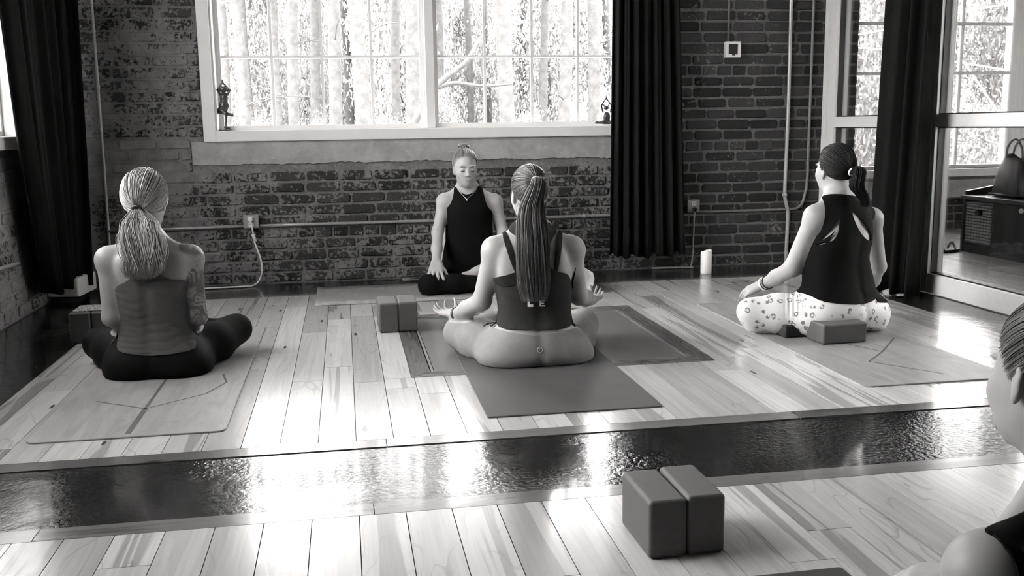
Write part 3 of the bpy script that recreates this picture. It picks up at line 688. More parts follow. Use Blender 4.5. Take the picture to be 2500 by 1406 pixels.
for nm, a, b, lab in (('curtain_rod', (1.1, 6.37, 3.84), (2.45, 6.37, 3.84), 'black curtain rod above the big window'), ('curtain_rod', (-1.62, 3.2, 3.84), (-1.62, 6.4, 3.84), 'black curtain rod along the left wall'), ('curtain_rod', (3.19, 4.2, 3.62), (3.19, 6.4, 3.62), 'black curtain rod along the glass partition')):
    t = thing(nm, lab, 'rod', a); tube('rod', [a, b], .012, MT['black_plastic'], t)
    A, B = np.array(a), np.array(b); wdir = np.array([0, .13, 0]) if A[1] == B[1] else np.array([-.17, 0, 0]) if A[0] < 0 else np.array([.17, 0, 0])
    for f in (.06, .94): P = A*(1-f)+B*f; tube('bracket', [P, P+wdir], .008, MT['black_plastic'], t)

# ================================================================== FLOOR HATCH
h = thing('floor_hatch', 'dark framed floor hatch with grey woven grille panel sunk in the planks', 'floor hatch', ((HX0+HX1)/2, (HY0+HY1)/2, 0))
fw = 0.082
for (a, b, c, d) in (((HX0, HY0), (HX1, HY0), (HX1-fw, HY0+fw), (HX0+fw, HY0+fw)), ((HX1, HY0), (HX1, HY1), (HX1-fw, HY1-fw), (HX1-fw, HY0+fw)), ((HX1, HY1), (HX0, HY1), (HX0+fw, HY1-fw), (HX1-fw, HY1-fw)), ((HX0, HY1), (HX0, HY0), (HX0+fw, HY0+fw), (HX0+fw, HY1-fw))):
    cen = np.mean([a, b, c, d], axis=0); V = []
    for z in (-.02, .001):
        for p_ in (a, b, c, d): u = np.array(p_)+(cen-np.array(p_))*0.004; V.append((u[0], u[1], z))
    mobj('frame_board', V, BOXF, MT['frame_wood_x' if abs(a[1]-b[1]) < .01 else 'frame_wood'], h)
gx0, gx1, gy0, gy1 = HX0+fw+.006, HX1-fw-.006, HY0+fw+.006, HY1-fw-.006
for (a, b) in (((gx0, gy0), (gx1, gy0+.010)), ((gx0, gy1-.010), (gx1, gy1)), ((gx0, gy0+.010), (gx0+.010, gy1-.010)), ((gx1-.010, gy0+.010), (gx1, gy1-.010))): box('metal_edge', (*a, -.02), (*b, -.0015), MT['galv_dark'], h)
box('grille_panel', (gx0+.014, gy0+.014, -.02), (gx1-.014, gy1-.014, -.004), MT['hatch'], h)

# ================================================================== MATS
def mat_obj(name, label, x0, y0, x1, y1, mat, rad=0.03, th=0.005, rot=0.0, lines=False, curl=None, group=None):
    cx, cy_ = (x0+x1)/2, (y0+y1)/2; hw, hh = (x1-x0)/2, (y1-y0)/2; out = []
    for (sx, sy, a0) in ((1, 1, 0), (-1, 1, 90), (-1, -1, 180), (1, -1, 270)):
        for k in range(7):
            a = math.radians(a0+k*15); out.append((sx*(hw-rad)+rad*math.cos(a), sy*(hh-rad)+rad*math.sin(a)))
    R = lambda p: (cx+p[0]*math.cos(rot)-p[1]*math.sin(rot), cy_+p[0]*math.sin(rot)+p[1]*math.cos(rot))
    m = len(out); e = .0015; V = [(*R(p), .0005) for p in out]+[(*R(p), th-e) for p in out]+[(*R((p[0]*(1-e/hw), p[1]*(1-e/hh))), th) for p in out]
    F = [tuple(range(m))[::-1], tuple(range(2*m, 3*m))]
    for l in (0, m): F += [(l+k, l+(k+1) % m, l+m+(k+1) % m, l+m+k) for k in range(m)]
    t = thing(name, label, 'yoga mat', (cx, cy_, 0), group); mobj('mat_sheet', V, F, mat, t)
    if lines:
        def ln(p, q, w=.009):
            p, q = np.array(p), np.array(q); d = (q-p)/np.linalg.norm(q-p); n_ = np.array([-d[1], d[0]])*w/2
            V = [(*R(u), th+.0004) for u in (p-n_, p+n_, q+n_, q-n_)]; mobj('printed_line', V, [(3, 2, 1, 0)], MT['mat_line'], t)
        for s in lines: ln(*s)
    return t
mat_obj('yoga_mat', 'wood-look yoga mat with printed guide lines under the woman with tattooed arm', -1.068, 3.245, -0.432, 5.02, MT['mat_light'], .035, .006,
        lines=[((0, -.86), (0, -.56), .02), ((0, -.56), (-.20, -.42)), ((0, -.56), (.19, -.40)), ((.19, -.40), (.25, -.24)), ((0, -.56), (0, .6), .012), ((.25, -.24), (.22, -.1))])
mat_obj('yoga_mat', 'plain dark rubber yoga mat under the woman with the long straight ponytail', 0.455, 3.205, 1.09, 4.80, MT['mat_dark'], .006, .006)
mat_obj('yoga_mat', 'wood-look yoga mat with thin guide lines under the woman in leopard leggings', 1.915, 3.285, 2.56, 5.085, MT['mat_light'], .03, .006,
        lines=[((-.04, -.18), (.05, -.40)), ((.05, -.40), (.25, -.16)), ((.05, -.40), (-.10, -.55)), ((-.10, -.55), (.08, -.80))])
# instructor's mat: runs across the room, its far right end curling up
t = thing('yoga_mat', 'smooth grey yoga mat across the room under the instructor, one end curling up', 'yoga mat', (0.65, 5.87, 0))
nu_, nv_ = 46, 6; V = []
for iu in range(nu_):
    s = iu/(nu_-1); L = 1.74; x = -.20+L*s; z = .006; k = max(0, (s-.90)/.10)
    if k > 0: a = k*2.1; Rr = .174/2.1; x = -.20+L*.9+Rr*math.sin(a); z = .006+Rr*(1-math.cos(a))
    for iv in range(nv_): V.append((x, 5.555+.645*iv/(nv_-1), z))
F = np.array([(i*nv_+j, (i+1)*nv_+j, (i+1)*nv_+j+1, i*nv_+j+1) for i in range(nu_-1) for j in range(nv_-1)])
o = mobj('mat_sheet', V, F, MT['mat_light'], t, smooth=True); m = o.modifiers.new('thick', 'SOLIDIFY'); m.thickness = .005

# ================================================================== FOAM BLOCKS
def block(label, cx, cy_, w, d, hgt, rot=0.0, mat='foam', z=0.0, group=None):
    V = np.array(boxv((cx-w/2, cy_-d/2, z), (cx+w/2, cy_+d/2, z+hgt))); c = np.array([cx, cy_, 0]); R = np.array([[math.cos(rot), -math.sin(rot), 0], [math.sin(rot), math.cos(rot), 0], [0, 0, 1]])
    V = (V-c)@R.T+c; o = mobj('yoga_block', V, BOXF, MT[mat]); bevel_mod(o, .011, 4)
    for p in o.data.polygons: p.use_smooth = True
    wn = o.modifiers.new('wn', 'WEIGHTED_NORMAL'); tag(o, label, 'yoga block', group); return o
block('left foam block of the foreground pair, its long pale side bare', .705, 2.135, .094, .215, .142, .02, group='foreground foam blocks')
block('right foam block of the foreground pair, standing against its twin', .802, 2.140, .094, .215, .145, .0, group='foreground foam blocks')
block('left foam block of the pair beside the floor hatch', .184, 4.83, .096, .225, .15, .02, group='middle foam blocks')
block('right foam block of the pair, standing on the hatch corner', .283, 4.835, .096, .225, .15, -.02, z=.0015, group='middle foam blocks')
block('outer foam block of the pair by the dark left border', -1.284, 4.94, .1, .23, .15, .02, 'foam_dark', group='left foam blocks')
block('inner foam block of the pair behind the tattooed woman', -1.181, 4.945, .1, .23, .15, .0, 'foam_dark', group='left foam blocks')
block('foam block lying flat under the seat of the woman in leopard leggings', 2.205, 4.04, .222, .15, .094, .06, z=.006, group='seat foam blocks')
block('second dark foam block tucked behind the seat block on the mat', 2.10, 4.215, .222, .15, .062, .1, 'foam_dark', z=.006, group='seat foam blocks')
def mk_speck():
    t_ = NT('speckled_print'); P = t_.obj(); v = t_.n('ShaderNodeTexVoronoi', {'Scale': 130.0}); t_.set(v.inputs['Vector'], P)
    t_.col(t_.tint(t_.mapr(v.outputs['Distance'], .2, .5, .7, .06))); return t_.m
MT['speck'] = mk_speck()
o = box('patterned_card', (-1.32, 4.86, .1502), (-1.145, 5.02, .1535), MT['speck'], None, .001); tag(o, 'pale speckled printed card lying on the left foam blocks', 'card')

# ================================================================== CANDLE, SMALL THINGS
c = fl(1728, 669, -.004); t = thing('pillar_candle', 'white flameless pillar candle standing on the dark floor border', 'candle', (c[0], c[1]+.03, -.004)); r = .0375; H = .160
n = 40; V = []; cc = (c[0], c[1]+.035)
rings = [(r*.96, 0, 0), (r, .004, 0), (r, None, 0), (r*.965, None, .003), (r*.90, None, .002), (r*.86, None, -.012), (r*.4, None, -.016)]
for (rr, z, dz) in rings:
    for k in range(n):
        a = 2*math.pi*k/n; zt_ = H-.008+.006*math.sin(a+2.2)+.003*math.sin(2*a) if z is None else z
        V.append((cc[0]+rr*math.cos(a), cc[1]+rr*math.sin(a), -.004+zt_+dz))
F = [(j*n+k, j*n+(k+1) % n, (j+1)*n+(k+1) % n, (j+1)*n+k) for j in range(len(rings)-1) for k in range(n)]+[tuple(range(n))[::-1], tuple((len(rings)-1)*n+k for k in range(n))]
mobj('wax_body', V, F, MT['wax'], t, smooth=True)
V, F = lathe([(0.0005, 0), (.006, .006), (.0075, .014), (.005, .024), (.0005, .036)], (cc[0], cc[1], H-.035), 12); mobj('flame_tip', V, F, MT['flame'], t, smooth=True)
t = thing('striker_stick', 'dark padded stick lying beyond the mat near the wall', 'stick', (.35, 6.24, 0)); p0, p1 = fl(983, 688), fl(1050, 686)
tube('handle', [p0+np.array([0, 0, .01]), p1+np.array([0.1, 0, .01])], .009, MT['bench'], t); tube('padded_tip', smooth_path([p0+np.array([-.005, 0, .012]), p0+np.array([.03, 0, .012]), p0+np.array([.06, 0, .012])], 6), [.008, .013, .014, .014, .013, .009], MT['galv_dark'], t)
t = thing('storage_box', 'small white box standing on the floor behind the instructor', 'box', (.62, 6.36, 0)); bb = at(1098, 600, 6.33)
bevel_mod(mobj('box_body', boxv((bb[0]-.10, 6.30, -.004), (bb[0]+.13, 6.44, .33)), BOXF, MT['white_plastic'], t), .006); box('box_lid', (bb[0]-.105, 6.295, .331), (bb[0]+.135, 6.445, .345), MT['white_plastic'], t, .004)

# ================================================================== LOBBY FURNITURE
bx0, bx1, by0, by1 = 4.68, 5.10, 5.25, 6.74
t = thing('storage_bench', 'black wooden storage bench with cubby and cupboard in the lobby', 'bench', ((bx0+bx1)/2, (by0+by1)/2, 0))
box('seat_board', (bx0-.015, by0, .405), (bx1, by1+.01, .435), MT['leather'], t, .004)
box('end_panel', (bx0, by1-.03, 0.0), (bx1, by1, .405), MT['bench'], t); box('end_panel', (bx0, by0, 0.0), (bx1, by0+.03, .405), MT['bench'], t)
box('divider', (bx0+.005, 6.365, .06), (bx1, 6.39, .405), MT['bench'], t); box('bottom_board', (bx0+.005, by0+.03, .05), (bx1, by1-.03, .075), MT['bench'], t); box('back_panel', (bx1-.02, by0+.03, .075), (bx1, by1-.03, .405), MT['bench'], t)
box('plinth', (bx0+.01, by0+.03, 0), (bx0+.03, by1-.03, .05), MT['bench'], t)
d_ = box('cupboard_door', (bx0-.002, 5.76, .078), (bx0+.018, 6.36, .40), MT['bench'], t, .003); V, F = lathe([(.0005, -.02), (.016, -.018), (.018, -.008), (.007, 0), (.007, .012)], (0, 0, 0), 14)
kp = atx(2497, 515, bx0-.01); V = [(bx0-.012+z, kp[1]+y, kp[2]+x) for x, y, z in V]; mobj('knob', V, F, MT['knob'], d_, smooth=True)
V = [(bx0+.02, by1-.02, .435), (bx1, by1-.02, .435), (bx1, by1+.01, .435), (bx0+.02, by1+.01, .435), (bx0+.02, by1-.02, .465), (bx1, by1-.02, .53), (bx1, by1+.01, .53), (bx0+.02, by1+.01, .465)]; mobj('side_rail', V, BOXF, MT['bench'], t)
box('back_rail', (bx1-.025, by0, .435), (bx1, by1-.02, .53), MT['bench'], t, .003)
# wicker basket in the cubby
t = thing('wicker_basket', 'woven wicker basket with a dark hand hole inside the bench cubby', 'basket', (bx0+.19, 6.47, .075))
ya, yb, za, zb, xa = 6.405, 6.70, .078, .375, bx0+.006; hy0, hy1, hz0, hz1 = 6.50, 6.59, .285, .335
parts = [(boxv((xa, ya, za), (xa+.018, yb, hz0)), BOXF), (boxv((xa, ya, hz1), (xa+.018, yb, zb)), BOXF), (boxv((xa, ya, hz0), (xa+.018, hy0, hz1)), BOXF), (boxv((xa, hy1, hz0), (xa+.018, yb, hz1)), BOXF),
         (boxv((xa+.018, ya, za), (xa+.36, ya+.015, zb)), BOXF), (boxv((xa+.018, yb-.015, za), (xa+.36, yb, zb)), BOXF), (boxv((xa+.345, ya+.015, za), (xa+.36, yb-.015, zb)), BOXF), (boxv((xa+.018, ya+.015, za), (xa+.345, yb-.015, za+.015)), BOXF)]
mobj('basket_weave', *merge(parts), MT['wicker'], t); tube('rim', [(xa+.005, ya, zb), (xa+.005, yb, zb), (xa+.35, yb, zb), (xa+.35, ya, zb), (xa+.005, ya, zb)], .011, MT['wicker'], t, 8)
# handbag
hb = atx(2475, 475, 4.86); hy = hb[1]; t = thing('handbag', 'dark slouchy leather handbag standing on the lobby bench', 'bag', (4.87, hy, .436))
prof = [(0, .19, .085), (.02, .20, .095), (.10, .185, .09), (.18, .165, .07), (.25, .14, .045), (.285, .11, .02), (.29, .05, .008)]; n = 28; V = []
for (z, a, b) in prof:
    for k in range(n):
        q = 2*math.pi*k/n; cx_, sx_ = math.cos(q), math.sin(q); e_ = .65; wob = 1+.03*math.sin(5*q+z*30)
        V.append((4.87+b*abs(sx_)**e_*np.sign(sx_)*wob, hy+a*abs(cx_)**e_*np.sign(cx_)*wob, .437+z*(1+.10*cx_)))
F = [(j*n+k, j*n+(k+1) % n, (j+1)*n+(k+1) % n, (j+1)*n+k) for j in range(len(prof)-1) for k in range(n)]+[tuple(range(n))[::-1], tuple((len(prof)-1)*n+k for k in range(n))]
mobj('bag_body', V, F, MT['leather'], t, smooth=True)
for dx in (-.025, .025): tube('strap', smooth_path([(4.87+dx, hy-.09, .70), (4.87+dx*1.2, hy-.075, .80), (4.87+dx*1.2, hy, .86), (4.87+dx*1.2, hy+.075, .80), (4.87+dx, hy+.09, .70)], 20), .008, MT['leather'], t, 6)
tube('base_trim', [(4.775, hy-.17, .455), (4.772, hy, .455), (4.775, hy+.17, .455)], .007, MT['leather'], t, 6)
# sandals by the bench
for k, (px, py, ra) in enumerate([(2335, 606, .5), (2375, 613, .2)]):
    c = fl(px, py); c = np.array([min(c[0], 4.54), c[1], 0]); t = thing('sandal', 'dark strapped sandal on the floor before the lobby bench', 'sandal', (c[0], c[1], 0), 'sandals by the bench')
    V, F = [], []; out = []
    for i in range(20):
        a = 2*math.pi*i/20; L = .125*math.cos(a); w = (.042+.010*math.cos(a))*math.sin(a); out.append((L*math.cos(ra)-w*math.sin(ra), L*math.sin(ra)+w*math.cos(ra)))
    V = [(c[0]+x, c[1]+y, z) for z in (0.001, .022) for x, y in out]; F = [tuple(range(20))[::-1], tuple(range(20, 40))]+[(i, (i+1) % 20, 20+(i+1) % 20, 20+i) for i in range(20)]
    mobj('sole', V, F, MT['sandal'], t)
    for L, hgt in ((.05, .055), (-.06, .06)):
        P = [np.array([L, s_*.043, 0]) for s_ in (-1, 0, 1)]; P = [(c[0]+p[0]*math.cos(ra)-p[1]*math.sin(ra), c[1]+p[0]*math.sin(ra)+p[1]*math.cos(ra), .02 if abs(p[1]) > .01 else .02+hgt) for p in P]
        tube('strap', smooth_path(P, 12), .008, MT['sandal'], t, 6)
# ================================================================== ORGANIC MODELLING (implicit surfaces, meshed once)
def V3(*a): return np.array(a, float)
class Grid:
    def __init__(s, lo, hi, h):
        s.lo = np.asarray(lo, float); s.h = h; s.n = np.ceil((np.asarray(hi)-s.lo)/h).astype(int)+1
        s.ax = [(s.lo[i]+h*np.arange(s.n[i])).astype(np.float32) for i in range(3)]
    def new(s): return np.full(tuple(s.n), 0.6, np.float32)
    def add(s, F, prim, k=0.02, sub=False):
        lo, hi, fn = prim; m = k+3*s.h
        i0 = np.maximum(np.floor((lo-m-s.lo)/s.h).astype(int), 0); i1 = np.minimum(np.ceil((hi+m-s.lo)/s.h).astype(int)+1, s.n)
        if (i1 <= i0).any(): return
        sl = tuple(slice(a, b) for a, b in zip(i0, i1))
        x, y, z = s.ax[0][sl[0]][:, None, None], s.ax[1][sl[1]][None, :, None], s.ax[2][sl[2]][None, None, :]
        d = fn(x, y, z).astype(np.float32); F[sl] = -smin(-F[sl], d, k) if sub else smin(F[sl], d, k)
def smin(a, b, k):
    h = np.clip(0.5+0.5*(b-a)/k, 0, 1); return b*(1-h)+a*h-k*h*(1-h)
def RC(a, b, r1, r2):
    a, b = np.asarray(a, float), np.asarray(b, float); ba = b-a; l2 = ba@ba; rr = r1-r2; a2 = l2-rr*rr; il2 = 1/max(l2, 1e-9); R = max(r1, r2)
    def fn(x, y, z):
        px, py, pz = x-a[0], y-a[1], z-a[2]; yy = px*ba[0]+py*ba[1]+pz*ba[2]; zz = yy-l2
        qx, qy, qz = px*l2-ba[0]*yy, py*l2-ba[1]*yy, pz*l2-ba[2]*yy; x2 = qx*qx+qy*qy+qz*qz; y2 = yy*yy*l2; z2 = zz*zz*l2; kk = np.sign(rr)*rr*rr*x2
        d3 = (np.sqrt(np.maximum(x2*a2*il2, 0))+yy*rr)*il2-r1; d1 = np.sqrt(np.maximum(x2+z2, 0))*il2-r2; d2 = np.sqrt(np.maximum(x2+y2, 0))*il2-r1
        return np.where(np.sign(zz)*a2*z2 > kk, d1, np.where(np.sign(yy)*a2*y2 < kk, d2, d3))
    return np.minimum(a, b)-R, np.maximum(a, b)+R, fn
def EL(c, rad, R=None):
    c, rad = np.asarray(c, float), np.asarray(rad, float); R = np.eye(3) if R is None else R; m = rad.max()
    def fn(x, y, z):
        p = [x-c[0], y-c[1], z-c[2]]; q = [p[0]*R[0, i]+p[1]*R[1, i]+p[2]*R[2, i] for i in range(3)]
        k0 = np.sqrt(sum((q[i]/rad[i])**2 for i in range(3))); k1 = np.sqrt(sum((q[i]/rad[i]**2)**2 for i in range(3)))+1e-6
        return k0*(k0-1)/k1
    return c-m, c+m, fn
def LOFT(sec, yaw, groove=0.0, ex=2.25):
    """upright trunk: sections (z, cx, cy, half width, half depth)"""
    S = np.array(sorted(sec), float); D = smooth_path(S, 120); D = D[np.argsort(D[:, 0])]; c, s = math.cos(yaw), math.sin(yaw)
    def fn(x, y, z):
        zz = np.asarray(z, float).ravel(); cx, cy, a, b = [np.interp(zz, D[:, 0], D[:, i])[None, None, :] for i in (1, 2, 3, 4)]
        u = (x-cx)*c+(y-cy)*s; v = -(x-cx)*s+(y-cy)*c
        rr = (np.abs(u/a)**ex+np.abs(v/b)**ex)**(1/ex)
        d = (rr-1)*np.minimum(a, b)*0.95
        if groove: d = d+groove*np.exp(-(u/0.022)**2)*np.clip(-v/b, 0, 1)
        return np.maximum(d, np.maximum(z-S[-1, 0], S[0, 0]-z))
    m = S[:, 3:].max()
    return V3(S[:, 1].min()-m, S[:, 2].min()-m, S[0, 0]), V3(S[:, 1].max()+m, S[:, 2].max()+m, S[-1, 0]), fn
_C = np.array([(i, j, k) for i in (0, 1) for j in (0, 1) for k in (0, 1)])
_E = [(a, b) for a in range(8) for b in range(a+1, 8) if np.abs(_C[a]-_C[b]).sum() == 1]
def surface_nets(F, g, relax=2):
    neg = F < 0; n = np.array(F.shape); cnt = np.zeros(n-1, np.int8)
    for c in _C: cnt += neg[c[0]:n[0]-1+c[0], c[1]:n[1]-1+c[1], c[2]:n[2]-1+c[2]]
    I = np.argwhere((cnt > 0) & (cnt < 8)); idx = np.full(n-1, -1, np.int32); idx[I[:, 0], I[:, 1], I[:, 2]] = np.arange(len(I))
    val = np.stack([F[I[:, 0]+c[0], I[:, 1]+c[1], I[:, 2]+c[2]] for c in _C], 1).astype(float); acc = np.zeros((len(I), 3)); w = np.zeros(len(I))
    for a, b in _E:
        m = (val[:, a] < 0) != (val[:, b] < 0); t = np.where(m, val[:, a]/(val[:, a]-val[:, b]+1e-12), 0)
        acc += np.where(m[:, None], _C[a]+(_C[b]-_C[a])*t[:, None], 0); w += m
    V = g.lo+(I+acc/w[:, None])*g.h; Q = []
    for ax in range(3):
        o = [i for i in range(3) if i != ax]; sl0 = [slice(None)]*3; sl1 = [slice(None)]*3; sl0[ax] = slice(0, -1); sl1[ax] = slice(1, None)
        A, B = neg[tuple(sl0)], neg[tuple(sl1)]; E = np.argwhere(A != B); E = E[(E[:, o[0]] > 0) & (E[:, o[1]] > 0) & (E[:, o[0]] < n[o[0]]-1) & (E[:, o[1]] < n[o[1]]-1)]
        ids = []
        for d0, d1 in ((-1, -1), (0, -1), (0, 0), (-1, 0)):
            c = E.copy(); c[:, o[0]] += d0; c[:, o[1]] += d1; ids.append(idx[c[:, 0], c[:, 1], c[:, 2]])
        q = np.stack(ids, 1); flip = A[E[:, 0], E[:, 1], E[:, 2]]
        if ax == 1: flip = ~flip
        q[~flip] = q[~flip][:, ::-1]; Q.append(q)
    Q = np.concatenate(Q); Q = Q[(Q >= 0).all(1)]
    for _ in range(relax): V = relax_mesh(V, Q, 0.5)
    return V, Q
def relax_mesh(V, Q, f):
    a = Q.ravel(); b = np.roll(Q, -1, 1).ravel(); s = np.zeros_like(V); c = np.bincount(a, minlength=len(V))+np.bincount(b, minlength=len(V))
    for i in range(3): s[:, i] = np.bincount(a, V[b, i], len(V))+np.bincount(b, V[a, i], len(V))
    return V*(1-f)+f*s/np.maximum(c, 1)[:, None]
def normals(V, F):
    n = np.cross(V[F[:, 1]]-V[F[:, 0]], V[F[:, 2]]-V[F[:, 0]]); N = np.zeros_like(V)
    for j in range(F.shape[1]):
        for i in range(3): N[:, i] += np.bincount(F[:, j], n[:, i], len(V))
    return N/(np.linalg.norm(N, axis=1)[:, None]+1e-12)
def clip_mesh(V, Q, g):
    """keep the part of a quad mesh where g > 0, cutting along the exact border"""
    T = np.concatenate([Q[:, [0, 1, 2]], Q[:, [0, 2, 3]]]) if Q.shape[1] == 4 else Q
    ins = g > 0; c = ins[T].sum(1); keep = [T[c == 3]]; VV = [V]; nv = len(V); cache = {}; newv = []; out = []
    def cut(a, b):
        nonlocal nv
        k = (a, b) if a < b else (b, a)
        if k not in cache:
            t = g[k[0]]/(g[k[0]]-g[k[1]]); newv.append(V[k[0]]+(V[k[1]]-V[k[0]])*t); cache[k] = nv; nv += 1
        return cache[k]
    for t in T[(c == 1) | (c == 2)]:
        t = [int(q) for q in t]; i = [bool(ins[q]) for q in t]
        if sum(i) == 1:
            k = i.index(True); a, b, d = t[k], t[(k+1) % 3], t[(k+2) % 3]; out.append((a, cut(a, b), cut(a, d)))
        else:
            k = i.index(False); a, b, d = t[k], t[(k+1) % 3], t[(k+2) % 3]; p, q = cut(a, b), cut(a, d); out += [(p, b, d), (p, d, q)]
    T2 = np.concatenate(keep+[np.array(out, int).reshape(-1, 3)]); V2 = np.concatenate([V, np.array(newv).reshape(-1, 3)])
    u, inv = np.unique(T2.ravel(), return_inverse=True); return V2[u], inv.reshape(-1, 3)
def sd_poly(P, poly):
    """signed distance to a 2-D polygon, positive inside"""
    P = np.asarray(P, float); v = np.asarray(poly, float); d = np.full(len(P), 1e9); s = np.ones(len(P)); m = len(v)
    for i in range(m):
        a, b = v[i], v[i-1]; e = b-a; w = P-a; t = np.clip((w@e)/(e@e+1e-12), 0, 1); q = w-t[:, None]*e; d = np.minimum(d, (q*q).sum(1))
        c1 = P[:, 1] >= a[1]; c2 = P[:, 1] < b[1]; c3 = e[0]*w[:, 1] > e[1]*w[:, 0]; fl_ = (c1 & c2 & c3) | (~c1 & ~c2 & ~c3); s = np.where(fl_, -s, s)
    return -s*np.sqrt(d)
def rounded(poly, n=3):
    p = np.asarray(poly, float)
    for _ in range(n):
        q = np.roll(p, -1, 0); p = np.stack([p*.75+q*.25, p*.25+q*.75], 1).reshape(-1, 2)
    return p
def pt(v): return V3(*v[1:]) if isinstance(v[0], str) else at(*v)
def unit(v): v = np.asarray(v, float); return v/np.linalg.norm(v)

def hand(w, d, n, thumb, curl=(.25, .35, .3), spread=.10, size=1.0, tcurl=.3, tout=.75, fcurl=None):
    """palm, four fingers of different length and a thumb; w wrist, d toward the fingers, n out of the back of the hand, thumb=+1/-1 side"""
    d = unit(d); n = unit(n-d*(n@d)); s = np.cross(d, n)*thumb; P = []; L = .085*size
    for i, o in enumerate((.030, .011, -.009, -.028)): P.append((RC(w+s*o*.45*size+n*.0, w+d*L*(1-.04*abs(i-1))+s*o*size, .0165*size, .0125*size), .012))
    P.append((RC(w+s*.02*size+d*.02*size, w+d*.055*size+s*.030*size-n*.006, .016*size, .013*size), .012))
    for i, (o, ln) in enumerate(((.030, .066), (.011, .074), (-.009, .069), (-.028, .054))):
        p = w+d*L*(1-.04*abs(i-1))+s*o*size; a = 0.0; dd = unit(d+s*spread*(1.4-i)*.9); c_ = fcurl[i] if fcurl else curl
        for j, (f, r) in enumerate(((.46, .0088), (.31, .0080), (.23, .0070))):
            a += c_[j]; q = p+(dd*math.cos(a)-n*math.sin(a))*ln*f*size; P.append((RC(p, q, r*size, (r-.0008)*size), .0035)); p = q
    p = w+d*.028*size+s*.024*size; a = tcurl; td = unit(d*(1-tout*.5)+s*tout)
    for j, (f, r) in enumerate(((.040, .0125), (.032, .0100), (.025, .0085))):
        q = p+unit(td*math.cos(a)-n*math.sin(a))*f*size; P.append((RC(p, q, r*size, (r-.0012)*size), .008 if j == 0 else .003)); p = q; td = unit(td+d*.25); a += .15
    return P

def frame(yaw, pitch=0.0, roll=0.0):
    """columns right, forward, up; yaw anticlockwise from +Y, pitch > 0 nods down"""
    cy, sy = math.cos(yaw), math.sin(yaw); r = V3(cy, sy, 0); f = V3(-sy, cy, 0); u = V3(0, 0, 1)
    f2 = f*math.cos(pitch)-u*math.sin(pitch); u2 = u*math.cos(pitch)+f*math.sin(pitch); r2 = r*math.cos(roll)+u2*math.sin(roll); u3 = u2*math.cos(roll)-r*math.sin(roll)
    return np.stack([r2, f2, u3], 1)
def head_prims(C, R, face=True, k=1.0, eb=0.0):
    L = lambda x, y, z: C+R@(V3(x, y, z)*k); P = []
    def e(c, rad, kk): P.append((EL(L(*c), V3(*rad)*k, R), kk, False))
    e((0, -.014, .032), (.0735, .092, .088), .02); e((0, .020, -.020), (.0625, .074, .086), .03); e((0, .030, -.060), (.049, .055, .044), .03); e((0, .068, -.088), (.020, .016, .016), .025)
    for s in (-1, 1): e((s*.040, .052, -.022), (.020, .024, .018), .03)
    if face:
        for s in (-1, 1): P.append((EL(L(s*.031, .104, .012), V3(.021, .016, .013)*k, R), .016, True))
        P.append((RC(L(0, .084, .016), L(0, .106, -.024), .0075*k, .0115*k), .012, False))
        for s in (-1, 1): P.append((EL(L(s*.0125, .094, -.028), V3(.008, .010, .007)*k, R), .006, False)); e((s*.031, .080, .006), (.0155, .0135, .0115), .004)
        e((0, .086, -.0545), (.022, .011, .0055), .006); e((0, .084, -.0645), (.019, .012, .0065), .006); P.append((EL(L(0, .102, -.0595), V3(.021, .010, .0018)*k, R), .004, True))
        for s in (-1, 1): e((s*.030, .080, .030), (.024, .012, .006), .01)
    for s in (-1, 1):
        Re = R@np.array([[math.cos(.28*s), -math.sin(.28*s), 0], [math.sin(.28*s), math.cos(.28*s), 0], [0, 0, 1]])
        P.append((EL(L(s*.0725, -.012+eb, -.004), V3(.0085, .0185, .031)*k, Re), .004, False)); P.append((EL(L(s*.084, -.008+eb, .002), V3(.008, .0105, .018)*k, Re), .006, True)); P.append((EL(L(s*.070, -.005+eb, -.032), V3(.006, .009, .010)*k, R), .006, False))
    return P

# ------------------------------------------------------------------ hair
HL_Y = (-1, -.5, -.15, .1, .3, .5, .75, 1.0); HL_Z = (-.86, -.80, -.55, -.35, .05, .35, .55, .60)
def strands(paths, radii, sides=3):
    V, F, n = [], [], 0
    for P, r in zip(paths, radii):
        v, f = tubev(P, r, sides, cap=False); V.append(v); F.append(np.array(f)+n); n += len(v)
    return np.concatenate(V), np.concatenate(F)
def scalp(C, R, rad, k=1.0, hl=(HL_Y, HL_Z)):
    """scalp cap below the strands"""
    nu, nv = 64, 40; th = np.linspace(0, 2*math.pi, nu, endpoint=False); ph = np.linspace(0.02, math.pi-.02, nv)
    D = np.stack([np.outer(np.sin(ph), np.cos(th)), np.outer(np.sin(ph), np.sin(th)), np.outer(np.cos(ph), np.ones(nu))], -1).reshape(-1, 3)
    Q = np.array([(j*nu+i, (j+1)*nu+i, (j+1)*nu+(i+1) % nu, j*nu+(i+1) % nu) for j in range(nv-1) for i in range(nu)])
    g = D[:, 2]-np.interp(D[:, 1], *hl); V = C+(D*np.asarray(rad)*k+V3(0, -.014, .032)*k)@R.T
    return clip_mesh(V, Q, g)
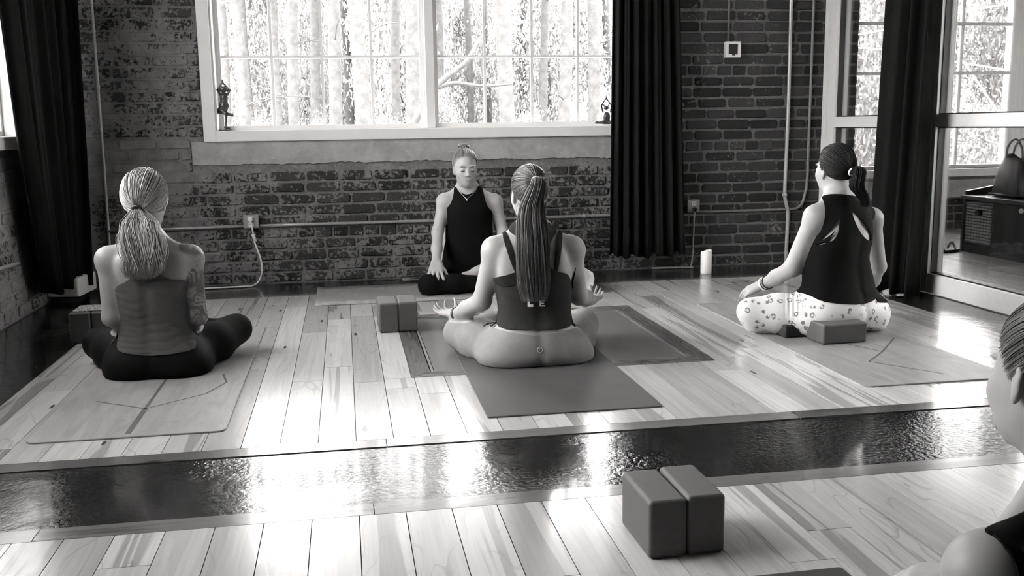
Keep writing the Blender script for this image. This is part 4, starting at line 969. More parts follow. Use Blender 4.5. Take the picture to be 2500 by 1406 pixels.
def hair_cap(name, C, R, rad, tie, n, mat, parent, rs, k=1.0, thick=.0036, hl=(HL_Y, HL_Z), lift=.05, flyaway=0.0, endr=.55):
    r = np.random.default_rng(rs); rad = np.asarray(rad); D = r.normal(size=(n*4, 3)); D /= np.linalg.norm(D, axis=1)[:, None]; t = unit(tie)
    e = D[:, 2]-np.interp(D[:, 1], *hl); D = D[e > 0]; e = e[e > 0]; D = D[np.argsort(np.where(r.random(len(D)) < .45, e, e+1))][:n]   # favour roots on the hairline
    paths, rs_ = [], []; s = np.linspace(0, 1, 11)
    for d in D:
        om = math.acos(np.clip(d@t, -1, 1))
        if om < .12: continue
        A = (np.sin((1-s)*om)[:, None]*d+np.sin(s*om)[:, None]*t)/math.sin(om); j = 1+lift*np.sin(s*math.pi)*r.uniform(.2, 1)+r.normal(0, .008)
        j = j*(1+flyaway*r.random()*np.sin(s*math.pi)); A = A*j[:, None]; A[-1] *= 1.02
        paths.append(C+(A*rad*k+V3(0, -.014, .032)*k)@R.T); rs_.append(thick*k*np.interp(s, (0, .15, .6, 1), (.45, 1, 1, endr))*r.uniform(.7, 1.2))
    V, F = strands(paths, rs_); V2, F2 = scalp(C, R, rad*.975, k, hl); o = mobj(name, V, F, mat, parent, smooth=True)
    o2 = mobj('scalp_hair', V2, F2, mat, o, smooth=True); return o
def ponytail(name, guide, width, depth, n, mat, parent, rs, thick=.0026, wave=0.0, wavef=2.0, cut=.12, side=None, jit=1.0):
    """strands following a guide curve; width/depth profiles along it"""
    r = np.random.default_rng(rs); G = smooth_path(guide, 26); s = np.linspace(0, 1, 26); sx = V3(1, 0, 0) if side is None else unit(side)
    T = np.gradient(G, axis=0); T /= np.linalg.norm(T, axis=1)[:, None]; ny = np.cross(T, sx); ny /= np.linalg.norm(ny, axis=1)[:, None]
    W = np.interp(s, np.linspace(0, 1, len(width)), width); Dp = np.interp(s, np.linspace(0, 1, len(depth)), depth); paths, rr = [], []
    for i in range(n):
        a = r.uniform(0, 2*math.pi); q = math.sqrt(r.random()); u, v = q*math.cos(a), q*math.sin(a); ph = r.choice([0.0, 1.4, 2.6])+r.normal(0, .35); m = int(26*(1-cut*r.random()**2))
        wv = wave*np.sin(wavef*2*math.pi*s+ph)*s**.7; dr = r.normal(0, .004*jit)*np.sin(s*3+r.uniform(0, 6))
        P = G+sx*(u*W+wv+dr)[:, None]+ny*(v*Dp+wv*.5*math.cos(ph))[:, None]; P = P[:max(m, 6)]
        paths.append(P); rr.append(thick*r.uniform(.6, 1.3)*np.interp(np.linspace(0, 1, len(P)), (0, .1, .85, 1), (.9, 1, .9, .15)))
    V, F = strands(paths, rr); return mobj(name, V, F, mat, parent, smooth=True)
def ring(name, C, axis, R_, r_, mat, parent, n=20):
    axis = unit(axis); u = unit(np.cross(axis, V3(.3, .2, .9))); v = np.cross(axis, u); P = [C+R_*(math.cos(a)*u+math.sin(a)*v) for a in np.linspace(0, 2*math.pi, n+1)]
    return tube(name, P, r_, mat, parent, 8)

# ------------------------------------------------------------------ a person
class Person:
    def __init__(s, label, S):
        s.S = S; P_T, P_A, P_H, P_L, P_F = [], [], [], [], []
        yaw = S['yaw']; s.yaw = yaw; s.f = V3(-math.sin(yaw), math.cos(yaw), 0); s.r = V3(math.cos(yaw), math.sin(yaw), 0)
        sec = []
        for q_ in S['sections']:
            if isinstance(q_[0], str): sec.append(q_[1:]); continue
            py, pl, pr, Y, b = q_
            a0, a1 = at(pl, py, Y), at(pr, py, Y); c = (a0+a1)/2; sec.append((c[2], c[0], c[1], np.linalg.norm(a1-a0)/2, b))
        s.sec = sorted(sec); P_T.append((LOFT(sec, yaw, S.get('groove', .006)), .02))
        hp = S['head']; s.HC = pt(hp[0]); s.HR = frame(*hp[1:4]); s.hk = hp[4] if len(hp) > 4 else 1.0
        nb = V3(*s.sec[-1][1:3], s.sec[-1][0]-.03); nt = s.HC+s.HR@(V3(0, -.028, -.045)*s.hk); P_T.append((RC(nb, nt, S.get('neck', .050), S.get('neck', .050)*.94), .035))
        for sd in ('L', 'R'):
            sh, el, wr = [pt(v) for v in S['arm'+sd]]; r1, r2, r3 = S.get('armr', (.044, .037, .025))
            P_T.append((RC(nb+V3(0, 0, .015), sh+V3(0, 0, .004), .036, .036), .05)); P_A += [(EL(sh, (r1*1.12, r1*1.12, r1*1.2)), .03), (RC(sh, el, r1, r2), .03), (RC(el, el*.45+wr*.55, r2, (r2*1.0+r3)/2+.003), .02), (RC(el*.45+wr*.55, wr, (r2+r3)/2+.003, r3), .02)]
            if S.get('hand'+sd): P_H += hand(wr, **S['hand'+sd])
        for b in S.get('bumps', ()): P_T.append((EL(pt(b[0]), b[1]), b[2]))
        for sd in ('L', 'R'):
            hip, kn, an, toe = [pt(v) for v in S['leg'+sd]]; r1, r2, r3, r4 = S.get('legr', (.092, .062, .052, .034)); m = hip*.45+kn*.55; cm = kn*.6+an*.4
            P_L += [(RC(hip, m, r1, (r1+r2)/2+.008), .05), (RC(m, kn, (r1+r2)/2+.006, r2), .03), (RC(kn+V3(*S.get('calf', (0, 0, 0))), cm, r3, r3*.98), .03), (RC(cm, an, r3*.98, r4), .03)]
            d = unit(toe-an); P_F += [(RC(an-d*.02, an+d*.03, .034, .034), .02), (RC(an, an*.3+toe*.7, .032, .028), .02), (RC(an*.3+toe*.7, toe, .028, .016), .02)]
        for e in S.get('pelvis', ()): P_L.append((EL(pt(e[0]), e[1], frame(yaw)), .07))
        HP = head_prims(s.HC, s.HR, S.get('face', True), s.hk, S.get('ear', 0.0))
        allp = [p for p, *_ in P_T+P_A+P_H+P_L+P_F]+[p for p, k, sub in HP if not sub]; lo = np.min([p[0] for p in allp], 0)-.02; hi = np.max([p[1] for p in allp], 0)+.02
        lo[2] = max(lo[2], -.02); g = s.g = Grid(lo, hi, S.get('h', .0052)); T = g.new(); A = g.new(); L = g.new(); Fe = g.new(); H = g.new()
        for p, k in P_T: g.add(T, p, k)
        s.trunk = T.copy()
        for p, k, sub in HP: g.add(T, p, k, sub)
        for p, k in P_A: g.add(A, p, k)
        for p, k in P_L: g.add(L, p, k)
        for p, k in P_F: g.add(Fe, p, k)
        for p, k in P_H: g.add(H, p, k)
        s.legs = L; s.armf = A; s.topf = smin(s.trunk, np.maximum(L, s.trunk-.05), .045); body = smin(smin(T, A, .028), smin(L, Fe, .015), .04); body = smin(body, H, .008)
        fz = S.get('floor', .008); body = np.maximum(body, (fz-g.ax[2])[None, None, :]); s.bodyf = body
        s.root = thing('person', label, 'person', (s.sec[0][1], s.sec[0][2], 0)); V, Q = surface_nets(body, g); s.V, s.Q = V, Q; s.N = normals(V, Q)
        s.skin = S['skin']; s.body = mobj('body', V, Q, s.skin, s.root, smooth=True)
    def local(s, V): return (V-s.HC)@s.HR/s.hk
    def cloth(s, name, field, off, keep, mat, thick=.004, wrinkle=None, parent=None, smooth_it=3):
        F = np.maximum(field-off, (s.S.get('floor', .008)-.002-s.g.ax[2])[None, None, :]); V, Q = surface_nets(F, s.g, smooth_it)
        if wrinkle is not None: V = V+normals(V, Q)*wrinkle(V)[:, None]
        V, T = clip_mesh(V, Q, keep(V)); o = mobj(name, V, T, mat, parent or s.root, smooth=True)
        m = o.modifiers.new('thick', 'SOLIDIFY'); m.thickness = thick; m.offset = -1; s.last = V; return o
    def patch(s, name, keep, off, mat, parent=None):
        V, T = clip_mesh(s.V+s.N*off, s.Q, keep(s.V)); return mobj(name, V, T, mat, parent or s.body, smooth=True)
    def rear(s, V):
        """positive on the camera side of the trunk's middle plane"""
        z = np.array([q[0] for q in s.sec]); cx = np.interp(V[:, 2], z, [q[1] for q in s.sec]); cyy = np.interp(V[:, 2], z, [q[2] for q in s.sec])
        k = unit(V3(-s.HC[0], -s.HC[1], 0)); return (V[:, 0]-cx)*k[0]+(V[:, 1]-cyy)*k[1]
    def on(s, V, px, py, off=.002):
        """point of the camera-side surface seen at a pixel"""
        q = proj(V); d2 = (q[:, 0]-px)**2+(q[:, 1]-py)**2; c = np.argsort(d2)[:12]; dep = (V[c]-CAM)@CF; k = c[np.argmin(dep)]; r_ = ray(px, py); return CAM+r_*(((V[k]-CAM)@CF)-off)
def wr_folds(z0, z1, amp, freq, seed):
    def fn(V):
        u = V[:, 0]*3.1+seed; w = np.clip((z1-V[:, 2])/(z1-z0), 0, 1)
        p1 = freq*V[:, 2]+2.6*np.sin(u*2.3+1)+1.6*np.sin(u*6.1+V[:, 2]*9)+.8*np.sin(u*17+2); p2 = freq*1.63*V[:, 2]-3*np.sin(u*3.7+1)+1.2*np.sin(u*11)
        k = .5+.5*np.sin(u*7.3+V[:, 2]*21); n = (np.abs(np.sin(p1*.5))**.6*2-1.2)*k+.5*np.sin(p2)*(1-k)
        return amp*n*(.35+.65*w)
    return fn
def no_wr(V): return np.zeros(len(V))
# ================================================================== PEOPLE
FAB = {'A_top': mk_fabric('grey_ribbed_jersey', .07), 'black': mk_fabric('black_stretch_fabric', .0045, .8), 'A_leg': mk_fabric('black_leggings_fabric', .006, .7), 'C_top': mk_fabric('charcoal_heather_jersey', .027, .85, 500, .2), 'C_leg': mk_fabric('mid_grey_leggings_fabric', .20, .6), 'strap': mk_fabric('dark_strap_elastic', .016), 'B_top': mk_fabric('black_tank_fabric', .0045, .75), 'E_top': mk_fabric('dark_tee_fabric', .008)}
FAB['leopard'] = mk_leopard('white_leopard_print'); MT['print_white'] = plain('white_print', .8, .6); MT['print_grey'] = plain('grey_print', .5, .6)
SK = {k: mk_skin('skin_'+k, v) for k, v in dict(b=.36, c=.28, d=.31, e=.27).items()}; SK['a'] = mk_skin('skin_with_tattoo', .24, True)
MT['lash'] = plain('dark_brow', .05, .6); MT['lip'] = plain('lip', .27, .4); MT['nail'] = plain('dark_nail_polish', .02, .2); MT['band_dark'] = plain('dark_band', .015, .4); MT['silver'] = plain('silver', .6, .25, metal=.8)
HAIR = {'a': mk_hair('blonde_hair', .15, .42), 'b': mk_hair('fair_hair', .16, .40), 'c': mk_hair('brown_hair', .025, .16), 'd': mk_hair('near_black_hair', .006, .022), 'e': mk_hair('light_brown_hair', .09, .27)}
def sample(g, F, V):
    i = np.clip(np.round((V-g.lo)/g.h).astype(int), 0, np.array(F.shape)-1); return F[i[:, 0], i[:, 1], i[:, 2]]
def keep_px(person, poly, holes=(), front=None, lim=.034):
    poly = rounded(poly, 2); hs = [rounded(h, 2) for h in holes]
    def fn(V):
        q = proj(V); g = sd_poly(q, poly)
        for h in hs: g = np.minimum(g, -sd_poly(q, h))
        g = np.minimum(g, (lim-sample(person.g, person.trunk, V))*500)
        return np.where(person.rear(V) > -.005, g, front(V, q))
    return fn

# ---- woman with tattooed arm, blonde ponytail
A = Person('woman with blonde wavy ponytail and tattooed arm in grey tank sitting cross-legged seen from behind', dict(yaw=-.06, skin=SK['a'], h=.0052, groove=.007,
    sections=[(926, 305, 478, 4.13, .09), (900, 268, 503, 4.13, .125), (865, 279, 487, 4.13, .125), (825, 290, 470, 4.14, .108), (785, 296, 460, 4.15, .10), (740, 291, 457, 4.15, .102), (700, 283, 458, 4.15, .104), (660, 280, 463, 4.15, .098), (632, 286, 456, 4.15, .086), (608, 306, 430, 4.15, .070), (592, 322, 402, 4.16, .056), (574, 330, 390, 4.17, .050)],
    head=((356, 492, 4.17), -.05, .10, 0.0, 1.0), neck=.051,
    armL=((264, 634, 4.14), (273, 775, 4.12), (316, 808, 4.37)), armR=((467, 630, 4.14), (484, 772, 4.14), (446, 812, 4.40)), armr=(.043, .036, .025),
    handL=dict(d=V3(.75, .5, -.1), n=V3(0, .1, 1), thumb=-1), handR=dict(d=V3(-.75, .5, -.1), n=V3(0, .1, 1), thumb=1),
    legL=((335, 885, 4.16), (243, 838, 4.40), ('w', -.70, 4.66, .06), ('w', -.55, 4.72, .045)), legR=((442, 885, 4.16), (577, 803, 4.46), ('w', -.86, 4.56, .07), ('w', -1.0, 4.62, .05)), legr=(.092, .064, .054, .034),
    pelvis=[((325, 893, 4.10), (.105, .10, .085)), ((448, 893, 4.10), (.105, .10, .085))], bumps=[((310, 655, 4.085), (.045, .022, .06), .03), ((425, 655, 4.085), (.045, .022, .06), .03)]))
ax = [pt(v) for v in A.S['armR']]
def arm_mask(V):
    m = np.full(len(V), 9.0)
    for a, b in zip(ax[:-1], ax[1:]):
        e = b-a; t = np.clip(((V-a)@e)/(e@e), -.12, 1); m = np.minimum(m, np.linalg.norm(V-a-t[:, None]*e, axis=1))
    q = proj(V); return np.clip((.058-m)/.008, 0, 1)*np.clip((q[:, 0]-432)/8, 0, 1)
at_ = A.body.data.attributes.new('ink', 'FLOAT', 'POINT'); at_.data.foreach_set('value', arm_mask(A.V).astype(np.float32))
A.cloth('leggings', smin(A.trunk, A.legs, .045), .004, lambda V: np.maximum(.165-V[:, 2], sample(A.g, A.trunk, V)-.06), FAB['A_leg'], .003)
A.cloth('tank_top', A.topf, .0075, keep_px(A, [(281, 699), (298, 692), (315, 683), (330, 668), (338, 628), (344, 590), (373, 590), (381, 644), (393, 675), (418, 685), (470, 686), (475, 735), (470, 780), (472, 813), (484, 850), (439, 862), (381, 869), (327, 867), (281, 857), (290, 817), (285, 772), (275, 735)],
        front=lambda V, q: np.minimum(np.minimum(q[:, 1]-640, 850-q[:, 1]), (.018-sample(A.g, A.trunk, V))*500)), FAB['A_top'], .004, wr_folds(.10, .42, .0019, 185, .4))
hc = A.HC; tie_l = V3(-.10, -.76, -.64)
hA = hair_cap('hair', A.HC, A.HR, (.088, .104, .104), tie_l, 1100, HAIR['a'], A.root, 5, thick=.0022, flyaway=.02)
tie = A.HC+A.HR@(unit(tie_l)*V3(.090, .108, .106)+V3(0, -.014, .032)); TY = tie[1]
ponytail('ponytail', [tie+V3(0, .004, .004), at(343, 540, 4.075), at(344, 575, 4.045), at(346, 620, 4.02), at(349, 655, 4.02), at(352, 684, 4.03)], (.016, .062, .084, .082, .074, .05), (.016, .034, .04, .036, .03, .02), 1000, HAIR['a'], hA, 8, .0016, .016, 1.6, .25, jit=1.8)
ring('hair_tie', tie+V3(0, -.002, 0), A.HR@tie_l, .020, .0065, MT['band_dark'], hA)

# ---- woman with long straight ponytail
C = Person('woman with long straight ponytail in charcoal tank and grey leggings sitting cross-legged seen from behind', dict(yaw=.03, skin=SK['c'], h=.0052, groove=.006,
    sections=[(897, 1200, 1420, 3.97, .09), (865, 1172, 1440, 3.97, .13), (832, 1188, 1422, 3.97, .125), (800, 1213, 1395, 3.97, .108), (762, 1222, 1387, 3.98, .10), (722, 1219, 1388, 3.98, .102), (690, 1212, 1392, 3.98, .105), (650, 1207, 1398, 3.98, .10), (615, 1210, 1394, 3.98, .088), (588, 1230, 1372, 3.98, .070), (568, 1256, 1346, 3.99, .056), (546, 1262, 1336, 4.0, .050)],
    head=((1291, 474, 4.02), .10, .08, 0.0, .97), neck=.050,
    armL=((1207, 610, 3.98), (1176, 735, 4.03), (1113, 768, 4.24)), armR=((1397, 608, 3.98), (1412, 722, 4.05), (1443, 732, 4.30)), armr=(.045, .039, .026),
    handL=dict(d=V3(-.62, .78, .02), n=V3(.0, .05, -1), thumb=-1, spread=.02, fcurl=[(.7, .8, .5), (.3, .4, .3), (.25, .3, .2), (.2, .25, .2)], tcurl=.5, size=.92), handR=dict(d=V3(.5, .85, .05), n=V3(0, .05, -1), thumb=1, spread=.02, fcurl=[(.7, .8, .5), (.3, .4, .3), (.25, .3, .2), (.2, .25, .2)], tcurl=.5, size=.92),
    legL=((1242, 860, 4.02), (1124, 812, 4.25), ('w', .86, 4.62, .07), ('w', 1.0, 4.68, .05)), legR=((1370, 860, 4.02), (1422, 792, 4.36), ('w', .70, 4.52, .065), ('w', .55, 4.58, .05)), legr=(.102, .072, .056, .035),
    pelvis=[((1245, 868, 3.97), (.105, .10, .10)), ((1370, 868, 3.97), (.105, .10, .10))], bumps=[((1245, 640, 3.92), (.04, .02, .06), .03), ((1355, 640, 3.92), (.04, .02, .06), .03)]))
wcx, wcy = (1100, 1215, 1250, 1305, 1360, 1395, 1500), (780, 803, 812, 819, 812, 803, 780)
C.cloth('leggings', smin(C.trunk, C.legs, .045), .004, lambda V: (lambda q: np.maximum(np.where(V[:, 2] < .24, q[:, 1]-np.interp(q[:, 0], wcx, wcy), -1.0), (sample(C.g, C.trunk, V)-.055)*500))(proj(V)), FAB['C_leg'], .003); legV = C.last
top = C.cloth('tank_top', C.topf, .0075, keep_px(C, [(1211, 803), (1214, 770), (1208, 739), (1198, 680), (1235, 674), (1259, 665), (1274, 664), (1279, 640), (1281, 602), (1264, 578), (1237, 561), (1250, 546), (1262, 538), (1300, 543), (1335, 540), (1350, 550), (1363, 563), (1348, 582), (1342, 602), (1341, 650), (1352, 660), (1375, 666), (1394, 673), (1398, 735), (1394, 770), (1398, 803), (1305, 806)],
        front=lambda V, q: np.minimum(np.minimum(q[:, 1]-590, 795-q[:, 1]), (.03-sample(C.g, C.trunk, V))*500)), FAB['C_top'], .004, wr_folds(.14, .40, .0012, 60, 1.2)); topV = C.last
for poly in ([(1221, 560), (1234, 556), (1269, 668), (1257, 672)], [(1362, 556), (1377, 560), (1363, 668), (1351, 668)]):
    C.cloth('bra_strap', smin(C.trunk, C.armf, .028), .005, keep_px(C, poly, lim=.2, front=lambda V, q: q[:, 1]*0-1), FAB['strap'], .003)
C.cloth('bra_band', C.trunk, .0092, keep_px(C, [(1200, 679), (1235, 673), (1259, 664), (1276, 664), (1276, 690), (1250, 699), (1220, 700), (1206, 690)], front=lambda V, q: q[:, 1]*0-1), FAB['strap'], .003)
tl = V3(.02, -.90, .22); hC = hair_cap('hair', C.HC, C.HR, (.079, .097, .094), tl, 1300, HAIR['c'], C.root, 15, k=.97, thick=.0019)
tie = C.HC+C.HR@((unit(tl)*V3(.081, .100, .096)+V3(0, -.014, .032))*.97); TY = tie[1]
ponytail('ponytail', [tie+V3(0, .006, -.002), tie+V3(0, -.030, -.012), at(1297, 510, TY-.034), at(1301, 600, 3.845), at(1303, 680, 3.845), at(1306, 750, 3.85)], (.014, .022, .040, .062, .068, .066, .045), (.014, .020, .026, .026, .022, .018, .012), 950, HAIR['c'], hC, 18, .0014, .004, 1.0, .30, jit=1.8)
ring('hair_tie', tie+V3(0, -.012, -.003), C.HR@tl, .017, .008, plain('scrunchie', .35, .8), hC)
# white lettering on the back of the top, mostly under the hair
def glyph(parent, V, x0, y0, x1, y1, bars, mat, name='printed_letter', sides=0):
    P, F = [], []
    for (a, b, c, d) in bars:
        q = [(x0+(x1-x0)*u, y0+(y1-y0)*v) for u, v in ((a, b), (c, b), (c, d), (a, d))]; n_ = len(P); P += [C.on(V, *p_, off=.0035) for p_ in q]; F.append((n_, n_+1, n_+2, n_+3))
    return mobj(name, P, F, mat, parent)
Lb = [(0, 0, .34, 1), (.34, .78, 1, 1)]; Eb = [(0, 0, .3, 1), (.3, 0, 1, .2), (.3, .4, .85, .6), (.3, .8, 1, 1)]
glyph(top, topV, 1288, 717, 1302, 749, Lb, MT['print_white']); glyph(top, topV, 1317, 733, 1330, 748, Eb, MT['print_white']); glyph(top, topV, 1321, 713, 1330, 729, Eb, MT['print_grey'])
lc = C.on(legV, 1318, 854, .003); lg = [C.on(legV, 1318+6.2*math.cos(a), 854+6.2*math.sin(a), .003) for a in np.linspace(0, 2*math.pi, 19)]; lgo = [o_ for o_ in C.root.children if o_.name.startswith('leggings')][0]
tube('printed_logo', lg, .0013, MT['print_grey'], lgo, 6); tube('printed_logo', smooth_path([C.on(legV, *q, .003) for q in ((1320, 850.5), (1317.5, 850.5), (1316.8, 854), (1316.5, 858))], 8), .0011, MT['print_grey'], lgo, 6); tube('printed_logo', [C.on(legV, 1315, 854.3, .003), C.on(legV, 1319.5, 853.8, .003)], .0011, MT['print_grey'], lgo, 6)
wl = [pt(v) for v in C.S['armL']]; wd_ = unit(wl[2]-wl[1]); wb = empty('fitness_band', wl[2]-wd_*.012, C.root)
ring('band', wl[2]-wd_*.012, wd_, .0285, .0055, MT['band_dark'], wb); ring('band', wl[2]-wd_*.020, wd_, .0290, .0035, MT['band_dark'], wb)

# ---- woman in leopard leggings on a block
D = Person('dark-haired woman in black cut-out top and white leopard leggings sitting on a foam block', dict(yaw=.42, skin=SK['d'], h=.0052, groove=.005, floor=.008,
    sections=[(790, 1962, 2150, 4.20, .11), (760, 1950, 2162, 4.20, .14), (730, 1952, 2148, 4.20, .135), (695, 1956, 2136, 4.21, .12), (655, 1960, 2126, 4.22, .112), (625, 1964, 2120, 4.23, .112), (590, 1974, 2126, 4.23, .112), (555, 1988, 2128, 4.24, .10), (522, 1998, 2126, 4.24, .085), (500, 2008, 2108, 4.25, .068), (486, 2016, 2084, 4.25, .056), (468, 2020, 2074, 4.26, .050)],
    head=((2037, 416, 4.29), .14, .02, 0.0, .97), neck=.050,
    armL=((1990, 530, 4.22), (1934, 655, 4.24), (1866, 694, 4.46)), armR=((2128, 535, 4.36), (2143, 650, 4.44), (2122, 706, 4.66)), armr=(.046, .040, .027),
    handL=dict(d=V3(-.80, .42, -.42), n=V3(-.25, -.25, .9), thumb=1, curl=(.25, .35, .3), spread=.05), handR=dict(d=V3(-.1, .9, -.2), n=V3(0, 0, 1), thumb=-1),
    legL=((1985, 770, 4.22), (1832, 760, 4.27), ('w', 2.035, 4.235, .056), ('w', 2.14, 4.32, .045)), legR=((2105, 770, 4.30), (2128, 742, 4.48), ('w', 2.20, 4.66, .06), ('w', 2.08, 4.72, .05)), calf=(.015, 0, -.055), legr=(.100, .062, .044, .034),
    pelvis=[((1995, 768, 4.17), (.12, .115, .085)), ((2105, 765, 4.25), (.12, .115, .085))]))
D.cloth('leggings', smin(D.trunk, D.legs, .045), .004, lambda V: (lambda q: np.minimum(q[:, 1]-np.interp(q[:, 0], (1900, 1951, 2003, 2059, 2138, 2200), (690, 694, 712, 722, 712, 700)), (.30-V[:, 2])*500))(proj(V)), FAB['leopard'], .003,
        wrinkle=lambda V: (lambda q: .004*np.sin(q[:, 0]*.55)*np.clip(1-np.abs(q[:, 0]-1945)/40, 0, 1)*np.clip(1-np.abs(q[:, 1]-745)/40, 0, 1))(proj(V)))
cp = lambda L: [(1740+a/2.51, 320+b/2.51) for a, b in L]
D.cloth('cutout_top', D.topf, .008, keep_px(D, [(2003, 478), (2035, 472), (2083, 476), (2118, 488), (2145, 543), (2150, 575), (2150, 640), (2146, 702), (2143, 730), (2110, 743), (2059, 743), (2003, 735), (1975, 719), (1930, 708), (1940, 631), (1950, 590), (1972, 582), (1999, 574), (2012, 545), (2015, 511), (2011, 491)],
        [cp([(650, 672), (715, 612), (792, 520), (765, 595), (702, 655)]), cp([(695, 680), (742, 632), (778, 555), (772, 622), (738, 674)]), cp([(610, 702), (692, 675), (692, 692)]), cp([(850, 490), (880, 498), (942, 580), (985, 655), (965, 678), (925, 650), (878, 572)])],
        front=lambda V, q: np.minimum(q[:, 1]-500, 738-q[:, 1])), FAB['black'], .004, wr_folds(.14, .40, .002, 70, 2.2))
tl = V3(.10, -.93, -.36); hl_d = (HL_Y, (-.80, -.75, -.55, -.35, .05, .35, .55, .60)); hD = hair_cap('hair', D.HC, D.HR, (.082, .101, .098), tl, 1000, HAIR['d'], D.root, 25, k=.97, thick=.0022)
tie = D.HC+D.HR@((unit(tl)*V3(.084, .104, .100)+V3(0, -.014, .032))*.97)
ponytail('ponytail', [tie, tie+V3(.025, -.035, .002), at(2092, 455, tie[1]-.04), at(2106, 478, tie[1]-.03), at(2112, 508, tie[1]-.01)], (.012, .026, .034, .030, .016), (.012, .022, .028, .022, .014), 420, HAIR['d'], hD, 28, .0014, .006, 1.2, .3)
ring('hair_tie', tie+V3(.006, -.008, 0), D.HR@tl, .017, .005, MT['white_plastic'], hD)
wl = [pt(v) for v in D.S['armL']]; wd_ = unit(wl[2]-wl[1]); wb = empty('bracelet', wl[2], D.root)
for k, (o_, m_, r_) in enumerate(((-.004, 'white_plastic', .007), (-.018, 'band_dark', .0045), (-.026, 'silver', .004), (-.034, 'band_dark', .0035))): ring('bangle', wl[2]+wd_*o_, wd_, .031+.0006*k, r_, MT[m_], wb)

# ---- instructor facing the camera
B = Person('instructor in black tank and leggings sitting cross-legged with eyes closed, facing the class', dict(yaw=math.pi+.05, skin=SK['b'], h=.0046, groove=0.0,
    sections=[(702, 1092, 1212, 6.06, .10), (680, 1084, 1216, 6.06, .125), (650, 1082, 1210, 6.06, .12), (620, 1086, 1204, 6.06, .105), (585, 1092, 1199, 6.06, .098), (550, 1092, 1197, 6.06, .105), (520, 1090, 1199, 6.06, .108), (497, 1092, 1198, 6.06, .098), (480, 1100, 1190, 6.06, .08), (469, 1112, 1174, 6.07, .062), (462, 1119, 1163, 6.07, .052), (450, 1122, 1160, 6.07, .047)],
    head=((1136, 412, 6.04), math.pi+.06, .13, 0.0, .96), neck=.042,
    armL=((1208, 494, 6.06), (1228, 566, 6.03), (1215, 640, 5.86)), armR=((1085, 493, 6.06), (1068, 568, 6.02), (1065, 640, 5.84)), armr=(.042, .035, .025),
    handR=dict(d=V3(-.12, -.75, -.42), n=V3(0, -.5, .86), thumb=-1, curl=(.18, .25, .2), spread=.24, tout=.6, size=1.12), handL=dict(d=V3(.1, -.8, -.4), n=V3(0, -.5, .86), thumb=1, curl=(.3, .35, .3), spread=.15),
    legR=((1110, 690, 6.02), (1050, 696, 5.76), ('w', .88, 5.74, .065), ('w', 1.02, 5.72, .05)), legL=((1192, 690, 6.02), (1268, 690, 5.82), ('w', .80, 5.83, .125), ('w', .66, 5.78, .085)), legr=(.085, .068, .056, .034)))
B.cloth('leggings', smin(B.trunk, B.legs, .045), .004, lambda V: np.maximum(.215-V[:, 2], sample(B.g, B.trunk, V)-.06), FAB['black'], .003)
B.cloth('tank_top', B.topf, .008, keep_px(B, [(1112, 455), (1116, 463), (1124, 470), (1140, 476), (1158, 469), (1165, 460), (1168, 452), (1178, 456), (1183, 484), (1191, 507), (1204, 517), (1210, 571), (1225, 640), (1140, 650), (1060, 640), (1080, 575), (1080, 514), (1097, 504), (1107, 480), (1108, 456)],
        front=lambda V, q: np.minimum(q[:, 1]-470, 640-q[:, 1])), FAB['B_top'], .004, wr_folds(.16, .45, .003, 55, .9))
hB = hair_cap('hair', B.HC, B.HR, (.079, .098, .095), V3(0, -.55, .80), 800, HAIR['b'], B.root, 35, k=.96, thick=.0022, flyaway=.02, hl=(HL_Y, (-.86, -.80, -.55, -.30, .15, .42, .58, .62)))
bc = B.HC+B.HR@V3(0, -.055, .128); r_ = np.random.default_rng(3); bp = []
for i in range(70):
    a = unit(r_.normal(size=3)); b = unit(np.cross(a, r_.normal(size=3))); s_ = np.linspace(0, r_.uniform(1.5, 3.2), 10); bp.append(bc+(np.cos(s_)[:, None]*a+np.sin(s_)[:, None]*b)*V3(.036, .03, .021)*r_.uniform(.85, 1.1))
V, F = strands(bp, [.003]*len(bp)); mobj('hair_bun', V, F, HAIR['b'], hB, smooth=True)
LV = B.local(B.V)
def face_poly(poly, ymin=.05):
    poly = rounded(np.array(poly), 2)
    return lambda V: np.where(B.local(V)[:, 1] > ymin, sd_poly(B.local(V)[:, [0, 2]], poly), -1)
for s_ in (-1, 1):
    B.patch('eyebrow', face_poly([(s_*.014, .027), (s_*.030, .034), (s_*.047, .029), (s_*.030, .030), (s_*.014, .022)]), .0012, MT['lash'])
    B.patch('eyelashes', face_poly([(s_*.017, .003), (s_*.031, -.001), (s_*.046, .004), (s_*.044, -.002), (s_*.031, -.007), (s_*.018, -.002)]), .0012, MT['lash'])
B.patch('lips', face_poly([(-.023, -.059), (-.008, -.052), (0, -.054), (.008, -.052), (.023, -.059), (.010, -.069), (-.010, -.069)]), .0008, MT['lip'])
bv = B.V; nk = empty('necklace', at(1140, 486, 5.95), B.root)
path = [B.on(bv, x, y, .008) for x, y in ((1118, 463), (1125, 472), (1133, 480), (1139, 486), (1146, 481), (1156, 472), (1163, 463))]; tube('chain', smooth_path(path, 24), .0011, MT['silver'], nk, 5)
pc = path[3]+V3(0, -.012, -.004); V, F = lathe([(.0004, -.010), (.006, -.004), (.006, .004), (.0004, .010)], pc, 10); mobj('pendant', V, F, MT['silver'], nk, smooth=True)

